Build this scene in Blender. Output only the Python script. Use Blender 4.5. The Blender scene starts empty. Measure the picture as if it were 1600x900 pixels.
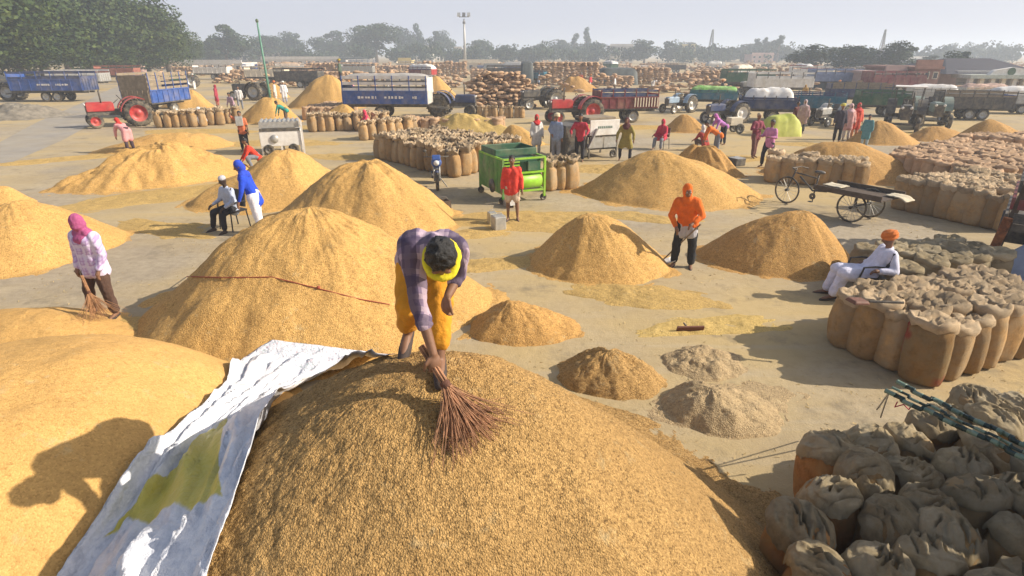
import bpy, bmesh, math, random
import numpy as np
from mathutils import Vector, Matrix, Euler
R = math.radians
random.seed(7); rng = np.random.default_rng(7)
sc = bpy.context.scene
col = sc.collection

# ------------------------------------------------------------------ camera, sky, sun, exposure
CAM_H, PITCH, FPX = 4.0, R(22.2), 900.0
cam_d = bpy.data.cameras.new('camera'); cam_d.sensor_width = 36; cam_d.lens = 36 * FPX / 1600
cam_d.clip_start = 0.05; cam_d.clip_end = 4000
cam = bpy.data.objects.new('camera', cam_d); col.objects.link(cam)
cam.location = (0, 0, CAM_H); cam.rotation_euler = (math.pi / 2 - PITCH, 0, 0)
sc.camera = cam
SUN_EL, SUN_AZ = R(31.5), R(4)          # the sun stands to the right; shadows run left and a touch away
w = bpy.data.worlds.new('World'); sc.world = w; w.use_nodes = True
nt = w.node_tree; bg = nt.nodes['Background']
sky = nt.nodes.new('ShaderNodeTexSky'); sky.sky_type = 'NISHITA'; sky.sun_disc = False
sky.sun_elevation = SUN_EL; sky.sun_rotation = R(90) + SUN_AZ
sky.air_density = 1.0; sky.dust_density = 4.0; sky.ozone_density = 1.0; sky.altitude = 200
# pale dusty layer that thickens towards the horizon all round
geo = nt.nodes.new('ShaderNodeTexCoord'); sep_ = nt.nodes.new('ShaderNodeSeparateXYZ'); nt.links.new(geo.outputs['Generated'], sep_.inputs[0])
rmp = nt.nodes.new('ShaderNodeValToRGB'); rmp.color_ramp.elements[0].position = 0.0; rmp.color_ramp.elements[0].color = (.85, .85, .85, 1)
rmp.color_ramp.elements[1].position = .75; rmp.color_ramp.elements[1].color = (.10, .10, .10, 1); nt.links.new(sep_.outputs[2], rmp.inputs[0])
mx = nt.nodes.new('ShaderNodeMix'); mx.data_type = 'RGBA'; nt.links.new(rmp.outputs[0], mx.inputs[0]); nt.links.new(sky.outputs[0], mx.inputs[6]); mx.inputs[7].default_value = (6.0, 6.2, 7.2, 1)
nt.links.new(mx.outputs[2], bg.inputs[0]); bg.inputs[1].default_value = 0.094
sun_d = bpy.data.lights.new('sun', 'SUN'); sun_d.energy = 5.0; sun_d.angle = R(0.5); sun_d.color = (1.0, 0.90, 0.76)
sun = bpy.data.objects.new('sun', sun_d); col.objects.link(sun)
to_sun = Vector((math.cos(SUN_EL) * math.cos(SUN_AZ), -math.cos(SUN_EL) * math.sin(SUN_AZ), math.sin(SUN_EL)))
sun.rotation_euler = to_sun.to_track_quat('Z', 'Y').to_euler(); sun.location = (40, -5, 30)
sc.view_settings.view_transform = 'Standard'; sc.view_settings.look = 'None'
sc.view_settings.exposure = 0.44; sc.view_settings.gamma = 1.0
try:
    sc.cycles.use_denoising = True; sc.cycles.denoiser = 'OPENIMAGEDENOISE'
    sc.cycles.max_bounces = 5; sc.cycles.diffuse_bounces = 3; sc.cycles.glossy_bounces = 2
    sc.cycles.volume_bounces = 1; sc.cycles.transparent_max_bounces = 6
except Exception: pass

# ------------------------------------------------------------------ measuring helpers
SP, CP = math.sin(PITCH), math.cos(PITCH)
def ray(px, py):
    u = (px - 800) / FPX; v = (py - 450) / FPX
    return Vector((u, CP - v * SP, -(SP + v * CP)))
def P(px, py, z=0.0):                  # the point of height z seen at a place of the photograph
    d = ray(px, py); t = (CAM_H - z) / -d.z
    return Vector((d.x * t, d.y * t, z))
def PT(px, py, fwd):                   # the point at a distance ahead
    d = ray(px, py); t = fwd / d.y
    return Vector((d.x * t, fwd, CAM_H + d.z * t))

def hash2(i, j, s):
    n = (i * 374761393 + j * 668265263 + s * 974634777) & 0xffffffff
    n = ((n ^ (n >> 13)) * 1274126177) & 0xffffffff
    return ((n ^ (n >> 16)) & 0xffff) / 65535.0
def vn(x, y, s=0):
    x = np.asarray(x, float); y = np.asarray(y, float)
    i = np.floor(x).astype(np.int64); j = np.floor(y).astype(np.int64)
    fx = x - i; fy = y - j; fx = fx * fx * (3 - 2 * fx); fy = fy * fy * (3 - 2 * fy)
    a = hash2(i, j, s); b = hash2(i + 1, j, s); c = hash2(i, j + 1, s); d = hash2(i + 1, j + 1, s)
    return (a * (1 - fx) + b * fx) * (1 - fy) + (c * (1 - fx) + d * fx) * fy * 1.0
def fbm(x, y, s=0, o=4):
    t = 0; a = .5
    for k in range(o):
        t = t + a * (vn(x * 2 ** k + 13.7 * k, y * 2 ** k - 7.1 * k, s + k) - .5) * 2; a *= .5
    return t

# ------------------------------------------------------------------ object helpers
def tag(o, label=None, cat=None, group=None, kind=None):
    if label: o['label'] = label
    if cat: o['category'] = cat
    if group: o['group'] = group
    if kind: o['kind'] = kind
    return o
def thing(name, label, cat, loc=(0, 0, 0), rz=0.0, group=None):
    o = bpy.data.objects.new(name, None); col.objects.link(o); o.empty_display_size = .2
    o.location = loc; o.rotation_euler = (0, 0, rz)
    return tag(o, label, cat, group)
def link(name, me, parent=None, loc=None):
    o = bpy.data.objects.new(name, me); col.objects.link(o)
    if parent: o.parent = parent
    if loc is not None: o.location = loc
    return o
def kids(o): return list(o.children)
def copy_tree(o, parent=None):
    c = o.copy(); col.objects.link(c)
    if parent: c.parent = parent
    for ch in kids(o): copy_tree(ch, c)
    return c

class MB:                              # collects shapes; build() links them as one mesh object
    def __init__(s): s.v = []; s.f = []
    def add(s, vs, fs):
        b = len(s.v); s.v += [tuple(p) for p in vs]; s.f += [tuple(b + i for i in f) for f in fs]; return s
    def box(s, c, size, rot=None, taper=1.0):
        hx, hy, hz = size[0] / 2, size[1] / 2, size[2] / 2
        vs = [(-hx, -hy, -hz), (hx, -hy, -hz), (hx, hy, -hz), (-hx, hy, -hz)]
        vs += [(-hx * taper, -hy * taper, hz), (hx * taper, -hy * taper, hz), (hx * taper, hy * taper, hz), (-hx * taper, hy * taper, hz)]
        m = Euler(rot).to_matrix() if rot else Matrix.Identity(3)
        vs = [m @ Vector(p) + Vector(c) for p in vs]
        return s.add(vs, [(0, 3, 2, 1), (4, 5, 6, 7), (0, 1, 5, 4), (1, 2, 6, 5), (2, 3, 7, 6), (3, 0, 4, 7)])
    def b2(s, x0, x1, y0, y1, z0, z1):
        return s.box(((x0 + x1) / 2, (y0 + y1) / 2, (z0 + z1) / 2), (abs(x1 - x0), abs(y1 - y0), abs(z1 - z0)))
    def beam(s, a, b, w, h=None):
        a = Vector(a); b = Vector(b); d = b - a; h = h or w
        q = d.to_track_quat('Y', 'Z').to_matrix()
        vs = []
        for e in (0, d.length):
            for sx, sz in ((-1, -1), (1, -1), (1, 1), (-1, 1)): vs.append(a + q @ Vector((sx * w / 2, e, sz * h / 2)))
        return s.add(vs, [(0, 1, 2, 3), (7, 6, 5, 4), (0, 4, 5, 1), (1, 5, 6, 2), (2, 6, 7, 3), (3, 7, 4, 0)])
    def tube(s, pts, r, seg=8, caps=True):
        pts = [Vector(p) for p in pts]; n = len(pts)
        rs = r if hasattr(r, '__len__') else [r] * n
        vs = []; up = None
        for i, p in enumerate(pts):
            t = (pts[min(i + 1, n - 1)] - pts[max(i - 1, 0)])
            t = t.normalized() if t.length > 1e-9 else Vector((0, 0, 1))
            if up is None: up = t.orthogonal().normalized()
            up = (up - t * up.dot(t)); up = up.normalized() if up.length > 1e-6 else t.orthogonal().normalized()
            sd = t.cross(up)
            for k in range(seg):
                a = 2 * math.pi * k / seg
                vs.append(p + (up * math.cos(a) + sd * math.sin(a)) * rs[i])
        fs = []
        for i in range(n - 1):
            for k in range(seg):
                k2 = (k + 1) % seg
                fs.append((i * seg + k, i * seg + k2, (i + 1) * seg + k2, (i + 1) * seg + k))
        if caps: fs += [tuple(range(seg))[::-1], tuple((n - 1) * seg + k for k in range(seg))]
        return s.add(vs, fs)
    def cap(s, a, b, r0, r1=None, seg=10):          # tapered capsule
        a = Vector(a); b = Vector(b); r1 = r0 if r1 is None else r1
        d = (b - a); L = d.length; t = d.normalized() if L > 1e-6 else Vector((0, 0, 1))
        pts = []; rs = []
        for k in range(4):
            g = math.pi / 2 * (k + .25) / 4; pts.append(a - t * r0 * math.cos(g)); rs.append(r0 * math.sin(g))
        pts += [a, b] if L > 1e-6 else [a]; rs += [r0, r1] if L > 1e-6 else [r0]
        for k in range(3, -1, -1):
            g = math.pi / 2 * (k + .25) / 4; pts.append((b if L > 1e-6 else a) + t * r1 * math.cos(g)); rs.append(r1 * math.sin(g))
        return s.tube(pts, rs, seg)
    def chain(s, pts, rs, seg=10):
        for i in range(len(pts) - 1): s.cap(pts[i], pts[i + 1], rs[i], rs[i + 1], seg)
        return s
    def ell(s, c, rad, m=None, nu=14, nv=9):
        m = m or Matrix.Identity(3); c = Vector(c); vs = []; fs = []
        for j in range(1, nv):
            ph = math.pi * j / nv
            for i in range(nu):
                th = 2 * math.pi * i / nu
                vs.append(c + m @ Vector((rad[0] * math.sin(ph) * math.cos(th), rad[1] * math.sin(ph) * math.sin(th), rad[2] * math.cos(ph))))
        top = len(vs); vs.append(c + m @ Vector((0, 0, rad[2]))); vs.append(c - m @ Vector((0, 0, rad[2])))
        for j in range(nv - 2):
            for i in range(nu):
                i2 = (i + 1) % nu; fs.append((j * nu + i, (j + 1) * nu + i, (j + 1) * nu + i2, j * nu + i2))
        for i in range(nu):
            i2 = (i + 1) % nu; fs.append((top, i, i2)); fs.append((top + 1, (nv - 2) * nu + i2, (nv - 2) * nu + i))
        return s.add(vs, fs)
    def lathe(s, prof, seg=20, c=(0, 0, 0), axis='Z'):   # prof: (r, h)
        c = Vector(c); vs = []; fs = []
        for r, h in prof:
            for k in range(seg):
                a = 2 * math.pi * k / seg
                if axis == 'Z': p = Vector((r * math.cos(a), r * math.sin(a), h))
                elif axis == 'Y': p = Vector((r * math.cos(a), h, r * math.sin(a)))
                else: p = Vector((h, r * math.cos(a), r * math.sin(a)))
                vs.append(c + p)
        for i in range(len(prof) - 1):
            for k in range(seg):
                k2 = (k + 1) % seg; fs.append((i * seg + k, i * seg + k2, (i + 1) * seg + k2, (i + 1) * seg + k))
        return s.add(vs, fs)
    def mesh(s, name, mat, smooth=False):
        me = bpy.data.meshes.new(name); me.from_pydata(s.v, [], s.f); me.update()
        if mat: me.materials.append(mat)
        if smooth: me.shade_smooth()
        return me
    def build(s, name, mat, parent=None, smooth=False, loc=None, fix=True):
        me = s.mesh(name, mat, smooth)
        if fix and len(me.polygons) < 20000:
            bm = bmesh.new(); bm.from_mesh(me); bmesh.ops.recalc_face_normals(bm, faces=bm.faces); bm.to_mesh(me); bm.free()
        return link(name, me, parent, loc)
def npmesh(name, V, F, mat, smooth=True):          # V (n,3), F (m,k) arrays
    me = bpy.data.meshes.new(name); V = np.asarray(V, np.float32); F = np.asarray(F, np.int32)
    me.vertices.add(len(V)); me.vertices.foreach_set('co', V.ravel())
    k = F.shape[1]; me.loops.add(F.size); me.loops.foreach_set('vertex_index', F.ravel())
    me.polygons.add(len(F)); me.polygons.foreach_set('loop_start', np.arange(0, F.size, k, dtype=np.int32))
    me.polygons.foreach_set('loop_total', np.full(len(F), k, np.int32))
    me.update(calc_edges=True); me.validate()
    if mat: me.materials.append(mat)
    if smooth: me.shade_smooth()
    return me
def gridfaces(nr, nc, wrap=True):
    i = np.arange(nr - 1)[:, None]; k = np.arange(nc if wrap else nc - 1)[None, :]; k2 = (k + 1) % nc
    return np.stack([i * nc + k, i * nc + k2, (i + 1) * nc + k2, (i + 1) * nc + k], -1).reshape(-1, 4)

# ------------------------------------------------------------------ materials
def newmat(name):
    m = bpy.data.materials.new(name); m.use_nodes = True
    return m, m.node_tree, m.node_tree.nodes['Principled BSDF']
def nd(t, k, **kw):
    n = t.nodes.new(k)
    for a, b in kw.items(): setattr(n, a, b)
    return n
def noise(t, co, scale, detail=3, rough=.6):
    n = nd(t, 'ShaderNodeTexNoise'); n.inputs['Scale'].default_value = scale; n.inputs['Detail'].default_value = detail
    n.inputs['Roughness'].default_value = rough; t.links.new(co, n.inputs['Vector']); return n.outputs['Fac']
def ramp(t, fac, stops):
    r = nd(t, 'ShaderNodeValToRGB'); el = r.color_ramp.elements
    while len(el) < len(stops): el.new(.5)
    for e, (p, c) in zip(el, stops): e.position = p; e.color = (*c, 1) if len(c) == 3 else c
    t.links.new(fac, r.inputs[0]); return r.outputs[0]
def mix(t, f, a, b, mode='MIX'):
    n = nd(t, 'ShaderNodeMix', data_type='RGBA', blend_type=mode)
    for s, x in ((n.inputs[0], f), (n.inputs[6], a), (n.inputs[7], b)):
        if hasattr(x, 'is_linked'): t.links.new(x, s)
        else: s.default_value = (*x, 1) if hasattr(x, '__len__') and len(x) == 3 else x
    return n.outputs[2]
def math_(t, op, a, b=0.0):
    n = nd(t, 'ShaderNodeMath', operation=op)
    for s, x in ((n.inputs[0], a), (n.inputs[1], b)):
        if hasattr(x, 'is_linked'): t.links.new(x, s)
        else: s.default_value = x
    return n.outputs[0]
def bump(t, b, h, strength, dist):
    n = nd(t, 'ShaderNodeBump'); n.inputs['Strength'].default_value = strength; n.inputs['Distance'].default_value = dist
    t.links.new(h, n.inputs['Height']); t.links.new(n.outputs[0], b.inputs['Normal'])
def mat(name, c, rough=.75, var=.25, scale=6.0, bmp=.0, metal=0.0, dust=0.0, dustcol=(.42, .34, .22)):
    m, t, b = newmat(name); co = nd(t, 'ShaderNodeTexCoord').outputs['Object']
    f = noise(t, co, scale, 5, .65)
    dark = tuple(x * (1 - var) for x in c); lite = tuple(min(1, x * (1 + var)) for x in c)
    cc = ramp(t, f, [(.3, dark), (.7, lite)])
    if dust > 0:
        g = noise(t, co, scale * .45, 4, .7)
        cc = mix(t, math_(t, 'MULTIPLY', ramp(t, g, [(.42, (0, 0, 0)), (.68, (1, 1, 1))]), dust), cc, dustcol)
    t.links.new(cc, b.inputs['Base Color']); b.inputs['Roughness'].default_value = rough; b.inputs['Metallic'].default_value = metal
    if bmp: bump(t, b, noise(t, co, scale * 3, 4, .6), bmp, .02)
    return m
def grain_mat(name, lite, midc, dark, cell=62.0, patch=1.1, speck=13.0, bstr=.9):
    m, t, b = newmat(name); g = nd(t, 'ShaderNodeNewGeometry').outputs['Position']
    v = nd(t, 'ShaderNodeTexVoronoi'); v.inputs['Scale'].default_value = cell; t.links.new(g, v.inputs['Vector'])
    sep = nd(t, 'ShaderNodeSeparateColor'); t.links.new(v.outputs['Color'], sep.inputs[0])
    c1 = ramp(t, sep.outputs[0], [(.0, dark), (.28, midc), (.8, lite), (1.0, tuple(min(1, x * 1.25) for x in lite))])
    s1 = noise(t, g, speck, 5, .72)
    c2 = mix(t, .42, c1, ramp(t, s1, [(.30, dark), (.48, midc), (.66, lite)]))
    s2 = noise(t, g, patch, 4, .6)
    c3 = mix(t, ramp(t, s2, [(.35, (0, 0, 0)), (.75, (.45, .45, .45))]), c2, tuple(x * .72 for x in midc))
    s4 = noise(t, g, 4.2, 3, .8)                    # bits of chaff and straw
    c4 = mix(t, ramp(t, s4, [(.60, (0, 0, 0)), (.74, (.5, .5, .5))]), c3, (.50, .40, .22))
    t.links.new(c4, b.inputs['Base Color']); b.inputs['Roughness'].default_value = .82
    b.inputs['Specular IOR Level'].default_value = .25
    h = math_(t, 'ADD', math_(t, 'MULTIPLY', v.outputs['Distance'], -.55), math_(t, 'MULTIPLY', s1, 1.3))
    bump(t, b, h, bstr, .02)
    return m
def check_mat(name, base, line, dark, k=14.0, wid=.28, rough=.85):
    m, t, b = newmat(name); co = nd(t, 'ShaderNodeTexCoord').outputs['Object']
    wv = noise(t, co, 5, 2); sx = nd(t, 'ShaderNodeSeparateXYZ')
    va = nd(t, 'ShaderNodeVectorMath', operation='ADD'); t.links.new(co, va.inputs[0])
    cb = nd(t, 'ShaderNodeCombineXYZ'); t.links.new(math_(t, 'MULTIPLY', wv, .08), cb.inputs[0]); t.links.new(math_(t, 'MULTIPLY', wv, .08), cb.inputs[2])
    t.links.new(cb.outputs[0], va.inputs[1]); t.links.new(va.outputs[0], sx.inputs[0])
    def band(a, kk, ww): return math_(t, 'LESS_THAN', math_(t, 'FRACT', math_(t, 'MULTIPLY', a, kk)), ww)
    diag = math_(t, 'ADD', sx.outputs[2], math_(t, 'MULTIPLY', sx.outputs[1], .8))
    c = mix(t, math_(t, 'MULTIPLY', band(sx.outputs[0], k, wid), .75), base, line)
    c = mix(t, math_(t, 'MULTIPLY', band(diag, k, wid), .75), c, line)
    c = mix(t, math_(t, 'MULTIPLY', band(math_(t, 'ADD', sx.outputs[0], .02), k / 3, .34), .8), c, dark)
    c = mix(t, math_(t, 'MULTIPLY', band(diag, k / 3, .28), .7), c, dark)
    t.links.new(c, b.inputs['Base Color']); b.inputs['Roughness'].default_value = rough
    bump(t, b, noise(t, co, 14, 4), .5, .02)
    return m
def jute_mat(name, c, dusty, k=95.0, stain=None, dz=None):
    m, t, b = newmat(name); tc = nd(t, 'ShaderNodeTexCoord').outputs['Object']
    oi = nd(t, 'ShaderNodeObjectInfo')
    ofs = nd(t, 'ShaderNodeVectorMath', operation='ADD'); t.links.new(tc, ofs.inputs[0])
    cb = nd(t, 'ShaderNodeCombineXYZ')
    for i in range(3): t.links.new(math_(t, 'MULTIPLY', oi.outputs['Random'], 37.0 + 11 * i), cb.inputs[i])
    t.links.new(cb.outputs[0], ofs.inputs[1]); co = ofs.outputs[0]
    f = noise(t, co, 7, 5, .7)
    cc = ramp(t, f, [(.28, tuple(x * .62 for x in c)), (.5, c), (.75, tuple(min(1, x * 1.3) for x in c))])
    g = noise(t, co, 3.2, 4, .7)
    cc = mix(t, ramp(t, g, [(.40, (0, 0, 0)), (.62, (.85, .85, .85))]), cc, dusty)
    val = nd(t, 'ShaderNodeHueSaturation'); t.links.new(math_(t, 'ADD', math_(t, 'MULTIPLY', oi.outputs['Random'], .5), .76), val.inputs['Value'])
    t.links.new(cc, val.inputs['Color']); cc = val.outputs[0]
    if stain:
        s = noise(t, co, 2.6, 2)
        cc = mix(t, ramp(t, s, [(.56, (0, 0, 0)), (.66, (.75, .75, .75))]), cc, stain)
    t.links.new(cc, b.inputs['Base Color']); b.inputs['Roughness'].default_value = .92; b.inputs['Specular IOR Level'].default_value = .15
    wv = nd(t, 'ShaderNodeTexWave'); wv.inputs['Scale'].default_value = k; t.links.new(tc, wv.inputs['Vector'])
    wz = nd(t, 'ShaderNodeTexWave', bands_direction='Z'); wz.inputs['Scale'].default_value = k; t.links.new(tc, wz.inputs['Vector'])
    h = math_(t, 'ADD', math_(t, 'MULTIPLY', math_(t, 'ADD', wv.outputs['Fac'], wz.outputs['Fac']), .12), math_(t, 'MULTIPLY', noise(t, co, 20, 4, .7), 1.0))
    bump(t, b, h, .7, .02)
    return m
G_GOLD = grain_mat('paddy grain gold', (.69, .42, .14), (.54, .32, .10), (.24, .125, .035))
G_FRONT = grain_mat('paddy grain straw', (.64, .40, .15), (.41, .245, .085), (.09, .05, .018), cell=92, speck=26, bstr=1.0)
G_LEFT = grain_mat('paddy grain fine gold', (.64, .385, .13), (.56, .33, .105), (.36, .20, .06), cell=80, bstr=.4)
G_AMBER = grain_mat('paddy grain amber', (.62, .36, .115), (.48, .27, .085), (.22, .12, .04))
G_PALE = grain_mat('dusty chaff', (.52, .385, .215), (.41, .30, .16), (.20, .14, .075))
G_YEL = grain_mat('yellow chaff', (.66, .48, .18), (.55, .38, .12), (.32, .22, .07))
JUTE = jute_mat('jute cloth', (.40, .245, .105), (.36, .27, .165))
JUTE_T = jute_mat('jute cloth mouth', (.49, .36, .22), (.42, .33, .22))
JUTE_O = jute_mat('rusty jute cloth', (.42, .20, .07), (.40, .24, .10))
JUTE_G = jute_mat('dusty jute cloth', (.32, .25, .145), (.385, .325, .22))
JUTE_R = jute_mat('red printed jute cloth', (.34, .20, .08), (.32, .24, .13), stain=(.30, .035, .03))
TYRE = mat('tyre rubber', (.035, .033, .03), .9, .3, 8, dust=.5)
DARK = mat('dark grimy steel', (.06, .058, .055), .6, .3, 7, dust=.35)
STEEL = mat('bare steel', (.42, .42, .40), .5, .25, 6, metal=.4, dust=.3)
WHITE = mat('white paint', (.72, .70, .66), .55, .12, 4, dust=.35)
CREAM = mat('cream paint', (.66, .58, .44), .7, .15, 3, dust=.2)
BLUE = mat('blue paint', (.03, .085, .30), .5, .25, 3, dust=.3)
NAVY = mat('navy paint', (.03, .05, .13), .5, .3, 3, dust=.3)
TEAL = mat('teal paint', (.03, .15, .22), .5, .3, 3, dust=.3)
RED = mat('red paint', (.42, .03, .03), .45, .25, 3, dust=.25)
MAROON = mat('maroon paint', (.16, .025, .03), .55, .3, 3, dust=.3)
GREEN = mat('green paint', (.05, .20, .02), .5, .4, 4, dust=.45)
LIME = mat('lime paint', (.24, .50, .02), .45, .25, 4, dust=.3)
DGREEN = mat('dark green paint', (.03, .10, .05), .6, .3, 3, dust=.3)
WOOD = mat('grey weathered wood', (.24, .19, .13), .85, .35, 5, .3, dust=.3)
DWOOD = mat('dark wood', (.09, .065, .045), .85, .35, 5, .3)
ORANGE = mat('orange paint', (.55, .16, .03), .5, .2, 3, dust=.2)
CLOTHS = {}
def cloth(c, name=None):
    k = tuple(c)
    if k not in CLOTHS: CLOTHS[k] = mat(name or 'cotton cloth', c, .9, .18, 9, .5)
    return CLOTHS[k]
SKIN = mat('brown skin', (.20, .10, .055), .6, .15, 12)
HAIR = mat('black hair', (.012, .011, .010), .5, .4, 40, .6)
SOLE = mat('dark sandal', (.05, .035, .03), .8, .2, 10)
EYE = mat('eye', (.55, .52, .48), .2, .05)
# ------------------------------------------------------------------ ground
def ground_mat():
    m, t, b = newmat('dusty concrete ground'); g = nd(t, 'ShaderNodeNewGeometry').outputs['Position']
    n1 = noise(t, g, .35, 6, .62); n2 = noise(t, g, 6, 6, .7); n3 = noise(t, g, .13, 4, .6); n4 = noise(t, g, 40, 3, .7)
    c = ramp(t, n1, [(.3, (.29, .24, .175)), (.5, (.37, .31, .225)), (.7, (.45, .38, .275))])
    c = mix(t, ramp(t, n2, [(.42, (0, 0, 0)), (.72, (.6, .6, .6))]), c, (.20, .165, .115))
    c = mix(t, ramp(t, n4, [(.52, (0, 0, 0)), (.75, (.55, .55, .55))]), c, (.46, .36, .19))
    c = mix(t, ramp(t, n3, [(.39, (0, 0, 0)), (.56, (.7, .7, .7))]), c, (.50, .365, .155))   # blown chaff
    mp = nd(t, 'ShaderNodeMapping'); mp.inputs['Scale'].default_value = (.16, 1.5, 1); mp.inputs['Rotation'].default_value = (0, 0, .35); t.links.new(g, mp.inputs[0])
    n5 = noise(t, mp.outputs[0], 1.6, 5, .65)          # wheel and broom streaks
    c = mix(t, ramp(t, n5, [(.52, (0, 0, 0)), (.70, (.6, .6, .6))]), c, (.43, .36, .25))
    n6 = noise(t, g, .8, 5, .7)
    c = mix(t, ramp(t, n6, [(.56, (0, 0, 0)), (.70, (.65, .65, .65))]), c, (.17, .145, .105))
    t.links.new(c, b.inputs['Base Color']); b.inputs['Roughness'].default_value = .9; b.inputs['Specular IOR Level'].default_value = .2
    bump(t, b, math_(t, 'ADD', n2, math_(t, 'MULTIPLY', n4, .5)), .5, .03)
    return m
GROUND = ground_mat()
mb = MB(); N = 40
xs = np.concatenate([-np.geomspace(1200, 30, 10), np.linspace(-24, 24, 9), np.geomspace(30, 1200, 10)])
ys = np.concatenate([[-300, -80, -20], np.linspace(-5, 45, 11), np.geomspace(55, 1500, 12)])
V = [(x, y, 0) for y in ys for x in xs]; nx = len(xs)
F = [(j * nx + i, j * nx + i + 1, (j + 1) * nx + i + 1, (j + 1) * nx + i) for j in range(len(ys) - 1) for i in range(nx - 1)]
gr = link('ground', npmesh('ground', V, F, GROUND, False)); tag(gr, kind='structure', label='dusty grey concrete market yard with blown chaff')
# the swept lane on the left
LANE = mat('swept lane', (.30, .27, .225), .9, .15, .8, .2, dust=.35, dustcol=(.40, .31, .17))
pts = [P(0, 262), P(0, 222), P(60, 190), P(130, 160), P(175, 138), P(215, 128), P(225, 136), P(190, 160), P(150, 190), P(100, 218)]
me = bpy.data.meshes.new('lane'); me.from_pydata([(p.x, p.y, .004) for p in pts], [], [tuple(range(len(pts)))][::-1]); me.materials.append(LANE)
tag(link('lane', me), kind='structure', label='swept grey lane curving past the blue trailers')

# ------------------------------------------------------------------ grain heaps
from mathutils.bvhtree import BVHTree
BV = []
def heap_surf(c, apex, rx, ry, h, k, rot, seed, rough, nr, nt_, gul=.03, outer=1.42, p=1.0, wob=.10, lx=1.0):
    r = np.linspace(0, 1, nr) ** .9 * outer; th = np.linspace(0, 2 * math.pi, nt_, endpoint=False)
    Rr, Th = np.meshgrid(r, th, indexing='ij')
    cth, sth = np.cos(Th), np.sin(Th)
    wv_ = 1 + wob * fbm(cth * 1.6 + seed, sth * 1.6, seed, 3)
    ex = Rr * wv_ * rx * cth * np.where(cth < 0, 1 - (1 - lx) * cth ** 2, 1); ey = Rr * wv_ * ry * sth
    cr, sr = math.cos(rot), math.sin(rot)
    x = c[0] + ex * cr - ey * sr; y = c[1] + ex * sr + ey * cr
    sft = np.clip(1 - Rr, 0, 1) ** 1.2
    x = x + (apex[0] - c[0]) * sft; y = y + (apex[1] - c[1]) * sft
    q = Rr ** p
    f = (math.sqrt(1 + k * k) - np.sqrt(q * q + k * k)) / (math.sqrt(1 + k * k) - k)
    f = np.where(Rr > 1, 0, f); toe = np.clip((Rr - .80) / .40, 0, 1); f = f + .03 * toe * (1 - toe) * 2.2
    z = h * f
    z = z + np.where(Rr > .96, (Rr - .96) * -.16 + .055 * fbm(x * 2.1 + seed, y * 2.1, seed + 41, 4) * np.clip((Rr - .96) * 9, 0, 1), 0)
    hh = min(h, 1.4)
    env = np.clip(1.06 - Rr, 0, 1) ** .5
    z = z + hh * .19 * rough * fbm(x * .9 + seed, y * .9, seed + 3, 3) * env
    z = z + hh * gul * .55 * rough * fbm(np.cos(Th) * 3.2 + 50, np.sin(Th) * 3.2 + Rr * 1.3, seed + 9, 4) * np.clip(Rr * (1.15 - Rr) * 4, 0, 1)
    z = z + .05 * rough * fbm(x * 4, y * 4, seed + 5, 4) * env
    return x, y, z
def heap(name, label, matl, c, apex, rx, ry, h, k=.38, rot=0, seed=1, rough=1.0, res=None, cat='grain heap', group=None, gul=.05, fine=0.0, p=1.0, wob=.14, outer=1.42, lx=1.0):
    xb, yb, zb = heap_surf(c, apex, rx, ry, h, k, rot, seed, rough, 22, 56, gul, outer, p, wob, lx)
    Fb = gridfaces(22, 56)
    BV.append(BVHTree.FromPolygons(np.stack([xb, yb, zb], -1).reshape(-1, 3).tolist(), Fb.tolist()))
    nr, nt_ = res or (44, 110)
    x, y, z = heap_surf(c, apex, rx, ry, h, k, rot, seed, rough, nr, nt_, gul, outer, p, wob, lx)
    if fine:
        z = z + fine * (fbm(x * 13, y * 13, seed + 21, 3) + .55 * (vn(x * 70, y * 70, seed + 31) - .5) + .5 * (vn(x * 130, y * 130, seed + 33) - .5))
    ox, oy = c
    V = np.stack([x - ox, y - oy, z], -1).reshape(-1, 3)
    o = link(name, npmesh(name, V, gridfaces(nr, nt_), matl), loc=(ox, oy, 0))
    tag(o, label, cat, group); return o
def heap_px(name, label, matl, L, Rt, ap, ryf=.8, dy=0.0, **kw):
    a = P(*L); b = P(*Rt); c = ((a.x + b.x) / 2, (a.y + b.y) / 2 + dy); rx = (b - a).length / 2 * kw.pop('sx', 1.0)
    rot = math.atan2(b.y - a.y, b.x - a.x)
    ay = c[1] + kw.pop('ady', 0); A = PT(ap[0], ap[1], ay)
    return heap(name, label, matl, c, (A.x, A.y), rx, rx * ryf, max(.04, A.z), rot=rot, **kw)
def hz(x, y):
    best = 0.0
    for b in BV:
        h = b.ray_cast(Vector((x, y, 9)), Vector((0, 0, -1)))
        if h[0] is not None and h[0].z > best: best = h[0].z
    return best
def S(px, py):                          # the first heap or ground surface seen there
    d = ray(px, py); dn = d.normalized(); o = Vector((0, 0, CAM_H)); t = CAM_H / -dn.z if dn.z < 0 else 500
    for b in BV:
        h = b.ray_cast(o, dn)
        if h[0] is not None and h[3] < t: t = h[3]
    return o + dn * t
GG = 'grain heaps across the yard'
heap('grain_heap', 'huge straw coloured grain heap under the stooping sweeper in the foreground', G_FRONT, (-.995, 3.225), (-.44, 3.10), 3.41, 2.885, 2.123, k=.407, p=.96, seed=4, res=(360, 700), rough=.45, fine=.015, gul=.03, wob=.02, lx=.78, outer=1.14)
heap('grain_heap', 'smooth golden grain heap at the lower left carrying the sweeper\'s shadow', G_LEFT, (-4.5, 3.95), (-4.1, 3.75), 2.6, 2.9, 1.62, k=.6, p=1.4, seed=11, res=(160, 360), rough=.35, fine=.004, gul=.0, wob=.06)
heap_px('grain_heap', 'large golden grain heap with a red rope across it, behind the white tarpaulin', G_GOLD, (205, 505), (752, 462), (485, 337), .80, ady=.35, seed=23, res=(120, 300), k=.62, rough=1.1, gul=.09, fine=.012)
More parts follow.
